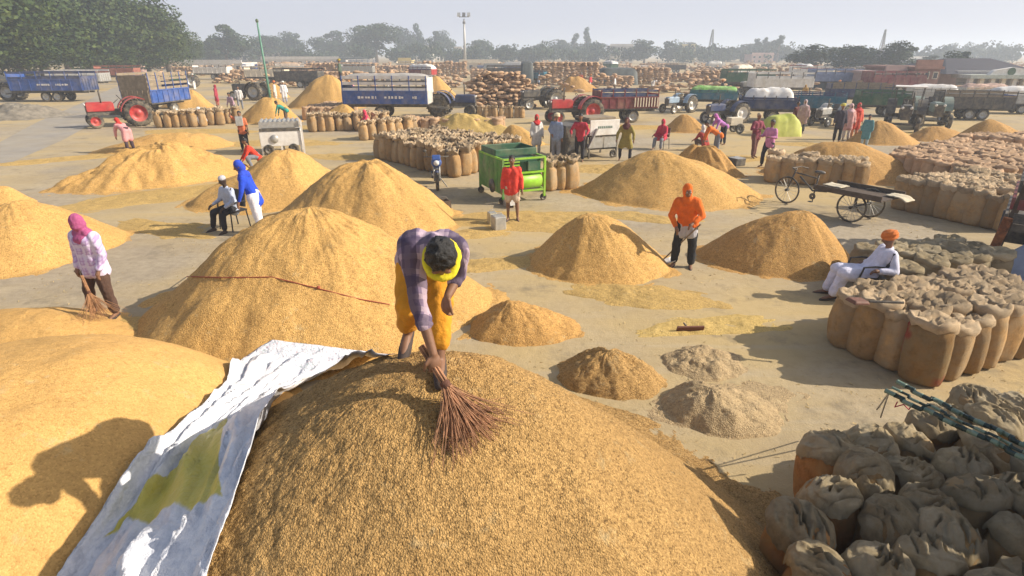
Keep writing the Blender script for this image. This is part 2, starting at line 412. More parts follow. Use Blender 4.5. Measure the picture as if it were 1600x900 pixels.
heap_px('grain_heap', 'tall golden heap with a shaded left flank behind the roped heap', G_GOLD, (442, 335), (706, 352), (572, 253), .85, seed=31, res=(90, 200), k=.5, rough=1.3, gul=.08, fine=.015)
heap_px('grain_heap', 'golden heap in front of the white machine, beside the blue jacketed person', G_GOLD, (302, 325), (545, 290), (452, 240), .8, seed=37, k=.3, rough=1.4, res=(70, 160), fine=.015)
heap_px('grain_heap', 'wide raked low grain heap with ridges left of the seated man', G_GOLD, (82, 300), (392, 262), (250, 224), .55, seed=41, k=.5, rough=2.2, gul=.14, res=(90, 200), fine=.02)
heap_px('grain_heap', 'flat golden heap beneath the stooping person in red and pink', G_GOLD, (150, 238), (372, 226), (290, 206), .5, seed=43, k=.6, rough=1.2)
heap_px('grain_heap', 'broad golden heap at the left edge behind the purple scarfed sweeper', G_GOLD, (-150, 440), (188, 362), (20, 322), .8, seed=47, k=.5, rough=1.0, res=(70, 180), fine=.012, gul=.06)
heap_px('grain_heap', 'small golden heap cut by the left edge of the picture behind the broad heap', G_GOLD, (-90, 322), (55, 318), (0, 293), .7, seed=48, k=.5)
heap_px('grain_heap', 'low swept heap of grain at the feet of the purple scarfed sweeper', G_LEFT, (-140, 520), (212, 530), (40, 492), .55, seed=53, k=.9, rough=.5, res=(60, 160), fine=.008)
heap_px('grain_heap', 'golden heap with a shaded side left of the orange hooded worker', G_GOLD, (832, 400), (1048, 420), (918, 333), .9, seed=59, k=.42, rough=.9, gul=.06, res=(80, 200), fine=.012)
heap_px('grain_heap', 'small rounded low heap just beyond the stooping sweeper', G_AMBER, (732, 508), (908, 515), (800, 474), .75, seed=61, k=.6, rough=1.6, res=(60, 140), fine=.015)
heap_px('grain_heap', 'lumpy little heap of straw grain right behind the foreground heap', G_FRONT, (872, 580), (1040, 600), (950, 553), .75, seed=67, k=1.3, rough=2.4, gul=.12, res=(60, 160), fine=.015)
heap_px('grain_heap', 'pale chaff mound with dark pockets nearest the wooden tool', G_PALE, (1036, 560), (1165, 575), (1085, 553), .9, seed=71, k=1.6, rough=2.4, gul=.05, wob=.3, res=(60, 160), fine=.012)
heap_px('grain_heap', 'pale chaff mound nearest the front sacks', G_PALE, (1038, 628), (1226, 652), (1112, 614), .75, seed=74, k=1.6, rough=2.2, gul=.05, wob=.25, res=(60, 160), fine=.012)
heap_px('grain_heap', 'brown pointed heap between the orange hooded worker and the seated man in white', G_AMBER, (1088, 395), (1338, 418), (1252, 329), .72, seed=79, k=.55, rough=.6, gul=.03, res=(80, 200), fine=.012)
heap_px('grain_heap', 'wide golden heap in the middle distance behind the orange hooded worker', G_GOLD, (905, 300), (1182, 305), (1030, 238), .75, seed=83, k=.5, rough=.7, res=(70, 180), fine=.012)
heap_px('grain_heap', 'long amber heap behind the pedal cart', G_AMBER, (1192, 268), (1450, 278), (1305, 219), .6, seed=89, k=.42, rough=.6)
heap_px('grain_heap', 'small amber heap beside the teal dressed person', G_AMBER, (1325, 222), (1432, 222), (1372, 190), .7, seed=97, k=.3)
heap_px('grain_heap', 'large amber heap at the right edge beyond the sack rows', G_AMBER, (1462, 232), (1640, 236), (1548, 189), .6, seed=101, k=.28, rough=.6)
heap_px('grain_heap', 'low amber heap left of the large right edge heap', G_AMBER, (1415, 218), (1520, 218), (1462, 198), .6, seed=103, k=.5)
heap_px('grain_heap', 'bright golden heap left of the blue and white trailer', G_GOLD, (452, 166), (568, 168), (514, 117), .7, seed=107, k=.35)
heap_px('grain_heap', 'golden heap in the distance beneath the leaning green pole', G_GOLD, (370, 190), (470, 190), (425, 150), .7, seed=109, k=.4)
heap_px('grain_heap', 'small golden heap among the upright sacks before the blue trailer', G_GOLD, (495, 190), (572, 192), (537, 165), .7, seed=113, k=.3)
heap_px('grain_heap', 'dusty yellow chaff heap behind the central sack block', G_YEL, (655, 205), (830, 214), (715, 179), .5, seed=127, k=.5, rough=2)
heap_px('grain_heap', 'golden heap beside the tipped trailer at the left', G_GOLD, (258, 166), (330, 168), (297, 139), .7, seed=131, k=.4)
heap_px('grain_heap', 'small amber heap before the green covered trailer', G_AMBER, (1035, 205), (1108, 206), (1070, 180), .6, seed=137, k=.4)
heap_px('grain_heap', 'golden heap half hidden behind the blue and white trailer', G_GOLD, (648, 152), (715, 152), (680, 121), .6, seed=139, k=.4)
heap_px('grain_heap', 'uneven brown heap with stooping orange workers behind it', G_AMBER, (1040, 262), (1165, 275), (1090, 226), .7, seed=149, k=.35, rough=2.4, gul=.15)
heap_px('grain_heap', 'golden heap left of the red headscarfed person in the centre', G_GOLD, (775, 222), (852, 226), (800, 197), .7, seed=151, k=.4)
heap_px('grain_heap', 'sandy heap below the long sack stack on the horizon', G_AMBER, (868, 143), (938, 143), (895, 119), .5, seed=157, k=.5)
heap_px('grain_heap', 'far left golden heap beyond the orange shirted carrier', G_GOLD, (395, 152), (452, 152), (428, 131), .5, seed=163, k=.5)
heap_px('grain_heap', 'grey bare soil mound in front of the left blue trailer', mat('bare soil', (.20, .175, .135), .95, .4, 3, .6), (-60, 185), (112, 180), (30, 163), .9, seed=167, k=.8, rough=2.5, cat='soil mound')
SPREAD = grain_mat('thin spread grain', (.62, .42, .14), (.48, .32, .11), (.30, .20, .08))
def spread(label, L, Rt, ryf, h, seed, dy=0, m=SPREAD):
    a = P(*L); b = P(*Rt); c = ((a.x + b.x) / 2, (a.y + b.y) / 2 + dy); rx = (b - a).length / 2
    o = heap('spilled_grain', label, m, c, c, rx, rx * ryf, h, k=1.2, rot=math.atan2(b.y - a.y, b.x - a.x), seed=seed, rough=.9, res=(70, 140), gul=.3, wob=.5, cat='spilled grain')
    del o['category']; o['kind'] = 'stuff'; return o
spread('thin grain spread around the green machine', (690, 345), (960, 345), .55, .05, 201)
spread('thin grain skirt right of the shaded golden heap', (880, 452), (1105, 470), .45, .07, 202)
spread('loose grain swept up at the left', (-40, 262), (190, 240), .35, .05, 203)
spread('loose grain between the sweeper and the roped heap', (130, 500), (300, 520), .35, .04, 204)
spread('thin grain before the middle distance heap', (930, 335), (1080, 345), .35, .05, 205)
spread('grain scattered below the white machine', (480, 245), (590, 245), .6, .05, 206)
spread('grain scattered under the black and white machine', (880, 262), (1010, 268), .5, .06, 207)
spread('chaff scattered beyond the chaff mounds', (985, 520), (1210, 500), .3, .025, 208, m=G_YEL)
spread('pale grain patch on the bare concrete at the left', (225, 352), (330, 352), .3, .02, 209)
spread('chaff patch around the pale mounds', (1020, 640), (1240, 620), .5, .025, 210, m=G_PALE)

for n_, (lb, L_, R_, ry_) in enumerate([('grain thinly spread around the raked heap', (60, 330), (420, 285), .3), ('grain thinly spread left of the seated man', (180, 345), (330, 372), .3), ('grain thinly spread behind the white machine', (330, 225), (540, 222), .35), ('grain thinly spread between the roped and shaded heaps', (690, 420), (860, 405), .35), ('grain thinly spread behind the central sack block', (690, 222), (860, 226), .4), ('grain thinly spread before the olive dressed person', (900, 262), (1060, 262), .35), ('grain thinly spread around the crouching group', (1060, 250), (1240, 246), .3), ('grain thinly spread before the three standing people', (1210, 226), (1345, 226), .35), ('grain thinly spread under the blue and white trailer', (470, 200), (700, 198), .35), ('grain thinly spread by the red tractor', (225, 205), (400, 205), .35), ('grain thinly spread before the maroon trailer', (820, 200), (1060, 198), .3), ('grain thinly spread along the right hand vehicles', (1330, 215), (1480, 208), .3), ('grain thinly spread at the foot of the tall shaded heap', (650, 372), (800, 362), .4)]):
    spread(lb, L_, R_, ry_, .05, 230 + n_)
# loose bits of chaff and straw on the near ground
n = 9000; cx_ = rng.uniform(-9, 11, n); cy_ = rng.uniform(3, 19, n); kp = (fbm(cx_ * .8, cy_ * .8, 77, 4) + rng.uniform(-.25, .45, n)) > .12
cx_, cy_ = cx_[kp], cy_[kp]; n = len(cx_); an_ = rng.uniform(0, 6.28, n); l_ = rng.uniform(.006, .022, n) * (1 + cy_ * .04); w_ = rng.uniform(.002, .004, n) * (1 + cy_ * .06); zz = np.full(n, .006)
dx, dy = np.cos(an_), np.sin(an_); V = np.stack([np.stack([cx_ - dx * l_ - dy * w_, cy_ - dy * l_ + dx * w_, zz], -1), np.stack([cx_ - dx * l_ + dy * w_, cy_ - dy * l_ - dx * w_, zz], -1), np.stack([cx_ + dx * l_ + dy * w_, cy_ + dy * l_ - dx * w_, zz + rng.uniform(0, .02, n)], -1), np.stack([cx_ + dx * l_ - dy * w_, cy_ + dy * l_ + dx * w_, zz + rng.uniform(0, .02, n)], -1)], 1).reshape(-1, 3)
o = link('chaff', npmesh('chaff', V, np.arange(n * 4).reshape(n, 4), mat('straw bits', (.46, .34, .15), .9, .5, 3), False)); o['kind'] = 'stuff'; o['label'] = 'loose bits of chaff and straw on the bare ground'

# ------------------------------------------------------------------ white and yellow tarpaulin lying between the two front heaps
def lerp_poly(pts, n):
    pts = [np.array(p, float) for p in pts]; d = [0]
    for a, b in zip(pts, pts[1:]): d.append(d[-1] + np.linalg.norm(b - a))
    q = np.linspace(0, d[-1], n); return np.stack([np.interp(q, d, [p[i] for p in pts]) for i in range(2)], -1)
def make_tarp():
    nL, nW = 110, 46
    left = lerp_poly([(425, 533), (392, 556), (358, 590), (356, 618), (318, 648), (268, 692), (214, 752), (160, 822), (108, 893), (50, 985)], nL)
    right = lerp_poly([(618, 557), (570, 570), (514, 590), (452, 620), (428, 656), (404, 706), (384, 766), (362, 836), (338, 905), (312, 985)], nL)
    V = np.zeros((nL, nW, 3))
    for i in range(nL):
        for j in range(nW):
            q = left[i] * (1 - j / (nW - 1)) + right[i] * j / (nW - 1)
            p = S(q[0], q[1]); V[i, j] = p
    for _ in range(9):                     # cloth spans the small hollows
        W = V.copy()
        W[1:-1] = (V[:-2] + V[2:] + 2 * V[1:-1]) / 4; V = W
        W = V.copy(); W[:, 1:-1] = (V[:, :-2] + V[:, 2:] + 2 * V[:, 1:-1]) / 4; V = W
    I, J = np.meshgrid(np.linspace(0, 1, nL), np.linspace(0, 1, nW), indexing='ij')
    for i in range(nL):
        for j in range(nW):
            V[i, j, 2] = max(V[i, j, 2], hz(V[i, j, 0], V[i, j, 1]) + .005)
    wr = .085 * np.clip(1 - 4 * np.abs(fbm(J * 4.5 + .6 * I, I * 2.6, 5, 3)), 0, 1) ** 2 + .05 * np.abs(fbm(J * 3 + I * 5, I * 4, 8, 3)) + .035 * np.abs(fbm(J * 11, I * 14, 9, 4)) + .11 * np.clip(I * 4 - .8, 0, 1) * np.clip(1 - 3.2 * np.abs(fbm(J * 5.5 + .3, I * 1.1, 25, 3)), 0, 1) ** 1.5 + .22 * np.clip(1 - I * 3.6, 0, 1) * np.abs(fbm(J * 5, I * 16, 3, 4)) * 2
    edge = np.clip((J - .92) / .08, 0, 1) ** 1.5 * .085 * np.clip(I * 5 - .6, 0, 1) + np.clip((.05 - J) / .05, 0, 1) * .02
    V[..., 2] += .012 + (wr + edge) * np.clip(I * 9, .05, 1)
    m, t, b = newmat('tarpaulin'); uv = nd(t, 'ShaderNodeUVMap').outputs[0]; sx = nd(t, 'ShaderNodeSeparateXYZ'); t.links.new(uv, sx.inputs[0])
    co = nd(t, 'ShaderNodeTexCoord').outputs['Object']
    n1 = noise(t, uv, 6, 3)
    u = math_(t, 'ADD', sx.outputs[0], math_(t, 'MULTIPLY', math_(t, 'SUBTRACT', n1, .5), .12))   # across
    vv = math_(t, 'ADD', sx.outputs[1], math_(t, 'MULTIPLY', math_(t, 'SUBTRACT', n1, .5), .05))   # along
    n2 = noise(t, uv, 13, 4)
    u2 = math_(t, 'ADD', u, math_(t, 'MULTIPLY', math_(t, 'SUBTRACT', n2, .5), .08))
    half = math_(t, 'MULTIPLY', math_(t, 'SUBTRACT', vv, .37), 1.25)
    dd = math_(t, 'SUBTRACT', half, math_(t, 'ABSOLUTE', math_(t, 'SUBTRACT', u2, .54)))
    dd = math_(t, 'MINIMUM', dd, math_(t, 'SUBTRACT', .74, math_(t, 'ADD', vv, math_(t, 'MULTIPLY', u2, .12))))
    inn = ramp(t, dd, [(.0, (0, 0, 0)), (.010, (.95, .95, .95))])
    base = ramp(t, noise(t, uv, 11, 6, .75), [(.3, (.42, .45, .52)), (.55, (.74, .75, .78))])
    spk = ramp(t, noise(t, co, 38, 2, .5), [(.60, (0, 0, 0)), (.66, (.8, .8, .8))])
    head = math_(t, 'LESS_THAN', vv, .22)
    pat = ramp(t, noise(t, co, 21, 1), [(.44, (.05, .30, .20)), (.5, (.10, .28, .50)), (.56, (.55, .12, .16))])
    base = mix(t, math_(t, 'MULTIPLY', math_(t, 'MULTIPLY', spk, head), .6), base, pat)
    c = mix(t, inn, base, (.60, .50, .05)); t.links.new(c, b.inputs['Base Color']); b.inputs['Roughness'].default_value = .45
    vo = nd(t, 'ShaderNodeTexVoronoi', feature='DISTANCE_TO_EDGE'); vo.inputs['Scale'].default_value = 7; t.links.new(co, vo.inputs['Vector'])
    bump(t, b, math_(t, 'ADD', math_(t, 'MULTIPLY', noise(t, co, 26, 4), .6), math_(t, 'MINIMUM', vo.outputs['Distance'], .12)), .7, .05)
    me = npmesh('tarpaulin', V.reshape(-1, 3), gridfaces(nL, nW, False), m)
    ul = me.uv_layers.new(name='UVMap'); li = np.zeros(len(me.loops), np.int32); me.loops.foreach_get('vertex_index', li)
    UV = np.stack([J.ravel(), I.ravel()], -1)[li]; ul.data.foreach_set('uv', UV.astype(np.float32).ravel())
    o = link('tarpaulin', me); tag(o, 'crumpled white tarpaulin with a yellow panel lying between the two front heaps', 'tarpaulin')
    sol = o.modifiers.new('thick', 'SOLIDIFY'); sol.thickness = .004
make_tarp()
mb = MB(); rp = []
for a, b in zip([(292, 433), (350, 435), (425, 434), (498, 452), (560, 468)], [(350, 435), (425, 434), (498, 452), (560, 468), (616, 478)]):
    for k in range(8): rp.append(S(a[0] + (b[0] - a[0]) * k / 8, a[1] + (b[1] - a[1]) * k / 8) + Vector((0, 0, .012)))
mb.tube(rp, .009, 6); mb.ell(S(498, 452) + Vector((0, 0, .03)), (.03, .03, .025), nu=8, nv=6)
tag(mb.build('rope', mat('red rope', (.32, .08, .04), .9), smooth=True), 'thin red knotted rope laid across the large golden heap', 'rope')
# ------------------------------------------------------------------ sacks
def sack_parts(seed, H=.86, Rr=.235, kind='open', seg=26):
    """upright jute sack: (body mesh, mouth mesh)"""
    th = np.linspace(0, 2 * math.pi, seg, endpoint=False)
    if kind == 'open':   prof = [(.0, .0), (.62, .0), (.88, .03), (1.0, .16), (1.03, .38), (.98, .58), (.90, .74), (.74, .82), (.66, .85)]
    elif kind == 'pack': prof = [(.0, .0), (.78, .0), (.98, .04), (1.06, .2), (1.10, .45), (1.06, .68), (.98, .84), (.88, .90)]
    else:                prof = [(.0, .0), (.70, .0), (.95, .04), (1.08, .18), (1.15, .42), (1.14, .64), (1.04, .82), (.84, .90), (.55, .925), (.2, .93)]
    up = []
    for (r0, h0), (r1, h1) in zip(prof, prof[1:]):
        for q in (0, .5): up.append((r0 + (r1 - r0) * q, h0 + (h1 - h0) * q))
    up.append(prof[-1]); rows = []
    for r, h in up:
        sq = 1 + .07 * np.cos(4 * th + seed) * (h < .8)
        wr = 1 + .09 * fbm(np.cos(th) * 1.3 + seed, np.sin(th) * 1.3 + h * 1.6, seed, 3) + .045 * fbm(th * 3 / math.pi * 4, np.full_like(th, h * 3.0), seed + 3, 3) * (h > .5)
        lean = .05 * math.sin(seed * 1.7) * h
        x = r * Rr * sq * wr * np.cos(th) + lean * H; y = r * Rr * sq * wr * np.sin(th) + .04 * math.cos(seed * 2.3) * h * H
        z = np.full_like(th, h * H) + .02 * fbm(np.cos(th) * 2 + seed, np.sin(th) * 2, seed + 5, 2) * (h > .3)
        rows.append(np.stack([x, y, z], -1))
    body = np.concatenate(rows); Fb = gridfaces(len(rows), seg)
    # mouth
    sg2 = seg if kind != 'fold' else 84; t2 = np.linspace(0, 2 * math.pi, sg2, endpoint=False); rows = []
    if kind == 'open':   mp = [(.64, .80), (.70, .85), (.86, .93), (1.02, .99), (.98, 1.02), (.74, .97), (.45, .90), (.15, .88)]; ar, az = .34, .13
    elif kind == 'pack': mp = [(1.0, .84), (1.07, .90), (1.03, .97), (.82, 1.0), (.60, .95), (.40, .97), (.2, .92), (.04, .93)]; ar, az = .18, .075
    else:
        mp = [(1.17, .80), (1.18, .825), (1.13, .855)] + [(r_, .90 + .085 * (1 - (r_ / 1.08) ** 2.4)) for r_ in np.linspace(1.06, .01, 22)]; ar, az = .13, .13
    ang = seed * 1.1
    for q, (r, h) in enumerate(mp):
        cx, sy = np.cos(t2), np.sin(t2)
        rr = r * (1 + ar * fbm(cx * 2.1 + seed * 3, sy * 2.1 + q * .35, seed + 11, 4))
        x = rr * Rr * cx; y = rr * Rr * sy
        if kind == 'fold':
            a = (x * math.cos(ang) + y * math.sin(ang)) / Rr; bb = (-x * math.sin(ang) + y * math.cos(ang)) / Rr
            wv_ = a + .22 * fbm(bb * 1.4 + seed, a * .7, seed + 17, 3)
            crease = np.zeros_like(a)
            rr_ = np.random.default_rng(seed)
            for q_ in range(5):
                c0 = rr_.uniform(-.85, .85); b0, b1 = rr_.uniform(-1, .1), rr_.uniform(.1, 1); sl = rr_.uniform(-.45, .45)
                dd_ = (wv_ - c0 - sl * bb); inb = np.clip((bb - b0) * 5, 0, 1) * np.clip((b1 - bb) * 5, 0, 1)
                crease += inb * (-.105 * np.exp(-(dd_ / .05) ** 2) + .05 * np.exp(-((dd_ - .10) / .07) ** 2))
            und = .075 * fbm(a * 1.2 + seed, bb * 1.2, seed + 19, 2) + .05 * (1 - 4 * np.abs(fbm(a * 2.6 + bb * .5, bb * 1.1 + seed, seed + 29, 2))).clip(0, 1) - .016 * np.abs(fbm(a * 8, bb * 3 + seed, seed + 33, 2))
            flap = .20 * np.clip(fbm(cx * 2.6 + seed, sy * 2.6, seed + 23, 3) + .10, -.12, 1) * (q <= 1)
            z = h * H + H * (crease + und) * np.clip(1.5 - r, 0, .8) - H * .8 * flap + (.10 * math.sin(seed * 2.1) * x + .10 * math.cos(seed * 1.3) * y) / Rr * H * .6
        else:
            z = h * H + H * az * fbm(cx * 5.0 * r + seed * 5, sy * 5.0 * r, seed + 13, 4) * 1.5
        lean = .05 * math.sin(seed * 1.7) * h
        rows.append(np.stack([x + lean * H, y + .04 * math.cos(seed * 2.3) * h * H, z], -1))
    return body, Fb, np.concatenate(rows), gridfaces(len(rows), sg2)
PROTO = {}
JUTE_B = jute_mat('brown jute cloth', (.36, .225, .095), (.34, .25, .14))
def proto(kind, n, bm, tm, H, Rr, seg):
    out = []
    for i in range(n):
        b, fb, m_, fm = sack_parts(i * 7 + 3 + hash(kind) % 1, H, Rr, kind, seg)
        out.append((npmesh('grain_sack', b, fb, bm), npmesh('sack_mouth', m_, fm, tm)))
    PROTO[(kind, bm.name)] = out
proto('open', 7, JUTE, JUTE_T, .88, .235, 22)
proto('pack', 8, JUTE, JUTE_T, .80, .235, 26)
proto('fold', 9, JUTE_O, JUTE_G, .86, .275, 34)
proto('fold', 9, JUTE_B, JUTE_G, .86, .275, 34)
proto('pack', 5, JUTE_G, JUTE_G, .80, .235, 20)
proto('pack', 1, JUTE_R, JUTE_T, .80, .235, 20)
N_SACK = [0]
def sack(x, y, kind, bm, label, group, s=1.0, sz=1.0, rz=None, tilt=(0, 0), z=0.0, i=None):
    ps = PROTO[(kind, bm.name)]; b, m_ = ps[random.randrange(len(ps)) if i is None else i]
    o = link('grain_sack', b, loc=(x, y, z)); c = link('sack_mouth', m_, o)
    o.rotation_euler = (tilt[0], tilt[1], random.uniform(0, 6.28) if rz is None else rz)
    o.scale = (s, s * random.uniform(.93, 1.07), s * sz)
    tag(o, label, 'sack', group); N_SACK[0] += 1; return o

# foreground sacks at the lower right: (pixel of the top, label, tint)
GF = 'grain sacks standing in the lower right corner'
FS = [((1318, 700), 'rust coloured sack with a sunlit ruffled mouth at the back corner of the front sacks', 'o', .95, .95),
      ((1387, 690), 'round sack with a sunlit folded top, second along the back edge of the front sacks', 'g', .95, .92),
      ((1442, 682), 'sack with a sunlit creased top, third along the back edge, left of the green poles', 'g', .95, .9),
      ((1328, 768), 'sack with a pale limp flap folded over, behind the biggest rust coloured sack', 'o', .95, .95),
      ((1376, 742), 'dusty grey sack between the sunlit ruffled one and the pale flapped one', 'g', .95, .92),
      ((1450, 735), 'wide dusty grey sack with a gaping fold, under the sunlit creased sacks', 'g', 1.05, .92),
      ((1505, 722), 'dusty grey sack touching the underside of the green poles', 'g', 1.05, .9),
      ((1258, 812), 'biggest rust coloured sack, leaning out at the near left of the front sacks', 'o', 1.12, 1.0),
      ((1388, 805), 'grey sack with a long shallow pleat in the middle of the front sacks', 'g', 1.1, .95),
      ((1452, 782), 'grey sack with a small orange stain on top, in the middle of the front sacks', 'g', 1.05, .95),
      ((1524, 776), 'flat topped grey sack right of the orange stained one', 'g', 1.05, .95),
      ((1545, 690), 'pleated grey sack just right of where the green poles cross the front sacks', 'g', 1.05, .92),
      ((1562, 750), 'deeply creased grey sack close under the lower end of the green poles', 'g', 1.05, .95),
      ((1518, 832), 'rounded grey sack with a smooth bulging side, lower right of the front sacks', 'g', 1.1, 1.0),
      ((1296, 872), 'rust coloured sack with a frayed grey mouth at the bottom of the picture', 'o', 1.1, 1.0),
      ((1376, 872), 'heavily wrinkled grey sack at the bottom, right of the frayed rust coloured one', 'g', 1.1, .97),
      ((1452, 862), 'dark creased grey sack at the bottom, left of the rounded grey one', 'g', 1.1, 1.0),
      ((1586, 815), 'grey sack at the right edge below the creased sacks', 'g', 1.05, .97),
      ((1586, 880), 'small topped grey sack in the lower right corner of the picture', 'g', 1.05, .97),
      ((1525, 905), 'grey sack cut by the bottom edge near the lower right corner', 'g', 1.05, 1.0),
      ((1528, 616), 'pale sack with a sunlit frilled mouth at the far end of the front sacks', 'g', 1.0, .85),
      ((1490, 640), 'pale sack with a bent back rim, next to the sunlit frilled one', 'g', .95, .85),
      ((1560, 655), 'broad grey sack right of the bent rimmed one, above the poles', 'g', 1.1, .9),
      ((1595, 628), 'grey sack at the right edge above the poles, beyond the broad one', 'g', 1.05, .88),
      ((1460, 668), 'shaded brown sack behind the green poles near their middle', 'o', .95, .9),
      ((1600, 700), 'grey sack at the right edge beside the poles', 'g', 1.05, .92),
      ((1330, 945), 'rust coloured sack mostly below the bottom edge of the picture', 'o', 1.1, 1.0),
      ((1430, 945), 'grey sack mostly below the bottom edge, right of the rust coloured one', 'g', 1.1, 1.0)]
fpos = [P(px, py, .80 * sz) for (px, py), lb, tint, s, sz in FS]
for it in range(30):                       # nudge neighbours apart until they just touch
    for a_ in range(len(fpos)):
        for b_ in range(a_):
            d_ = fpos[a_] - fpos[b_]; d_.z = 0; gap = .40 - d_.length
            if gap > 0 and d_.length > 1e-4: d_.normalize(); fpos[a_] += d_ * gap * .25; fpos[b_] -= d_ * gap * .25
for n, ((px, py), lb, tint, s, sz) in enumerate(FS):
    p = fpos[n]; nn_ = sorted((p - q).length for k, q in enumerate(fpos) if k != n)[:2]
    bm = JUTE_O if tint == 'o' else JUTE_B; rad = min(.285, .54 * (nn_[0] * .5 + nn_[1] * .5)); s2 = rad / (.275 * 1.12)
    o = sack(p.x, p.y, 'fold', bm, lb, GF, s2, sz / s2 * random.uniform(.93, 1.06), tilt=(random.uniform(-.09, .09), random.uniform(-.12, .08)), i=n % 9)

ORD = ['first', 'second', 'third', 'fourth', 'fifth', 'sixth', 'seventh', 'eighth', 'ninth', 'tenth', 'eleventh', 'twelfth']
def block(A, B, D, na, nb, kind, bm, label, group, s=1.0, sz=1.0, jit=.04, tilt=(0, 0), keep=None, lab=None):
    A, B, D = Vector(A[:2]), Vector(B[:2]), Vector(D[:2])
    for j in range(nb):
        for i in range(na):
            if keep and not keep(i, j): continue
            q = A + (B - A) * ((i + .5) / na) + (D - A) * ((j + .5) / nb)
            lb = (lab or {}).get((i, j)) or label.replace('{i}', ORD[i]).replace('{j}', ORD[j])
            sack(q.x + random.uniform(-jit, jit), q.y + random.uniform(-jit, jit), kind, bm, lb, group, s * random.uniform(.94, 1.06), sz * random.uniform(.93, 1.05), tilt=(tilt[0] + random.uniform(-.04, .04), tilt[1] + random.uniform(-.04, .04)))
# S1: right middle block
ra = (5.30, 6.42); rb = (4.72, 7.72); rd = (8.1, 7.55)
block(ra, rb, rd, 4, 8, 'pack', JUTE, 'jute sack {i} from the front, {j} file, in the block by the reclining man', 'sacks packed in the block before the seated man', 1.03, 1.0, tilt=(0, .0),
      lab={(0, 0): 'jute sack at the near corner of the block before the seated man', (1, 0): 'bulging jute sack second from the red printed one, on the block\'s left side',
           (2, 0): 'leaning jute sack third from the red printed one, on the block\'s left side', (3, 0): 'jute sack at the far left corner of the block, at the seated man\'s feet'})
for o in [o for o in col.objects if o.get('label', '').startswith('jute sack at the near corner')]:
    pr = PROTO[('pack', JUTE_R.name)][0]; o.data = pr[0]; o.children[0].data = pr[1]; o['label'] = 'jute sack with faded red print at the near corner of its packed block'
# S1b: shaded sacks under the covered truck
block((6.6, 9.0), (6.3, 10.3), (9.2, 9.9), 3, 5, 'pack', JUTE_G, 'greyish shaded sack before the sheeted truck, {i} from the front in the {j} file', 'shaded sacks before the covered truck', 1.05, .8)
# S2: right far block
a = P(1388, 326, 0); b = P(1572, 366, 0); dv = Vector((3.4, 1.6))
block(a, b, Vector((a.x, a.y)) + dv, 8, 6, 'pack', JUTE, '{i} jute sack from the left, {j} row of the block beyond the pedal cart', 'sacks packed in the block beyond the cart', 1.05, 1.05)
# S4: two rows behind the cart
a = P(1196, 286, 0); b = P(1350, 297, 0); dv = Vector((.6, 1.3))
block(a, b, Vector((a.x, a.y)) + dv, 8, 2, 'pack', JUTE, '{i} sack from the left in the {j} row between pedal cart and amber heap', 'double row of sacks behind the cart', 1.1, 1.0)
# S5: central block
block((-5.75, 24.0), (-2.0, 19.7), (-3.4, 26.9), 12, 8, 'open', JUTE, '{i} open jute sack from the left in the {j} row of the big central block', 'open sacks in the central block', 1.08, 1.0, jit=.06)
# S6: rows farther left
a = P(480, 207, 0); b = P(602, 203, 0)
block(a, b, (a.x + .2, a.y + 1.1), 9, 2, 'open', JUTE, '{i} tan sack from the left in the {j} row right of the white machine', 'sacks in the row beside the white machine', 1.05, 1.0)
a = P(556, 221, 0); b = P(640, 214, 0)
block(a, b, (a.x + .4, a.y + 1.1), 6, 2, 'open', JUTE, '{i} tan sack from the left in the {j} row below the crouching pink person', 'sacks in the row below the person in red', 1.05, 1.0)
a = P(228, 201, 0); b = P(312, 199, 0)
block(a, b, (a.x + 1.8, a.y + 2.6), 6, 3, 'open', JUTE, '{i} tan sack from the left, {j} row beside the squatting person in white', 'sacks beside the squatting person in white', 1.05, 1.0)
a = P(848, 300, 0); b = P(893, 296, 0)
block(a, b, (a.x + .3, a.y + .9), 3, 2, 'open', JUTE, '{i} tan sack from the left in the {j} row at the green machine\'s right end', 'sacks at the end of the green machine', 1.05, 1.0)
a = P(745, 185, 0); b = P(818, 185, 0)
block(a, b, (a.x + .1, a.y + .6), 9, 1, 'open', JUTE, '{i} tan sack from the left in the line before the tumbled sack pile', 'sacks in the row before the tumbled pile', .8, 1.05)
print('sacks', N_SACK[0])

# every further sack: one mass
SV, SF, ofs = [], [], [0]
def addnp(V, F): SV.append(V); SF.append(F + ofs[0]); ofs[0] += len(V)
b0, fb0, m0, fm0 = sack_parts(5, .82, .25, 'pack', 12)
b1, fb1, m1, fm1 = sack_parts(12, .82, .25, 'pack', 12)
def stuff_up(x, y, s=1.0):
    b, fb, m_, fm = (b0, fb0, m0, fm0) if random.random() < .5 else (b1, fb1, m1, fm1)
    a = random.uniform(0, 6.28); ca, sa = math.cos(a), math.sin(a); Rm = np.array([[ca, -sa, 0], [sa, ca, 0], [0, 0, 1]])
    for V, F in ((b, fb), (m_, fm)): addnp((V * s) @ Rm.T + np.array([x, y, 0]), F)
th = np.linspace(0, 2 * math.pi, 8, endpoint=False); lum = []
for q in np.linspace(-1, 1, 6):
    e = max(.12, (1 - abs(q) ** 3)) ** .6; lum.append(np.stack([np.full(8, q * .42), np.sign(np.cos(th)) * np.abs(np.cos(th)) ** .7 * .25 * e, np.sign(np.sin(th)) * np.abs(np.sin(th)) ** .7 * .15 * e], -1))
LUM = np.concatenate(lum); LUMF = gridfaces(6, 8)
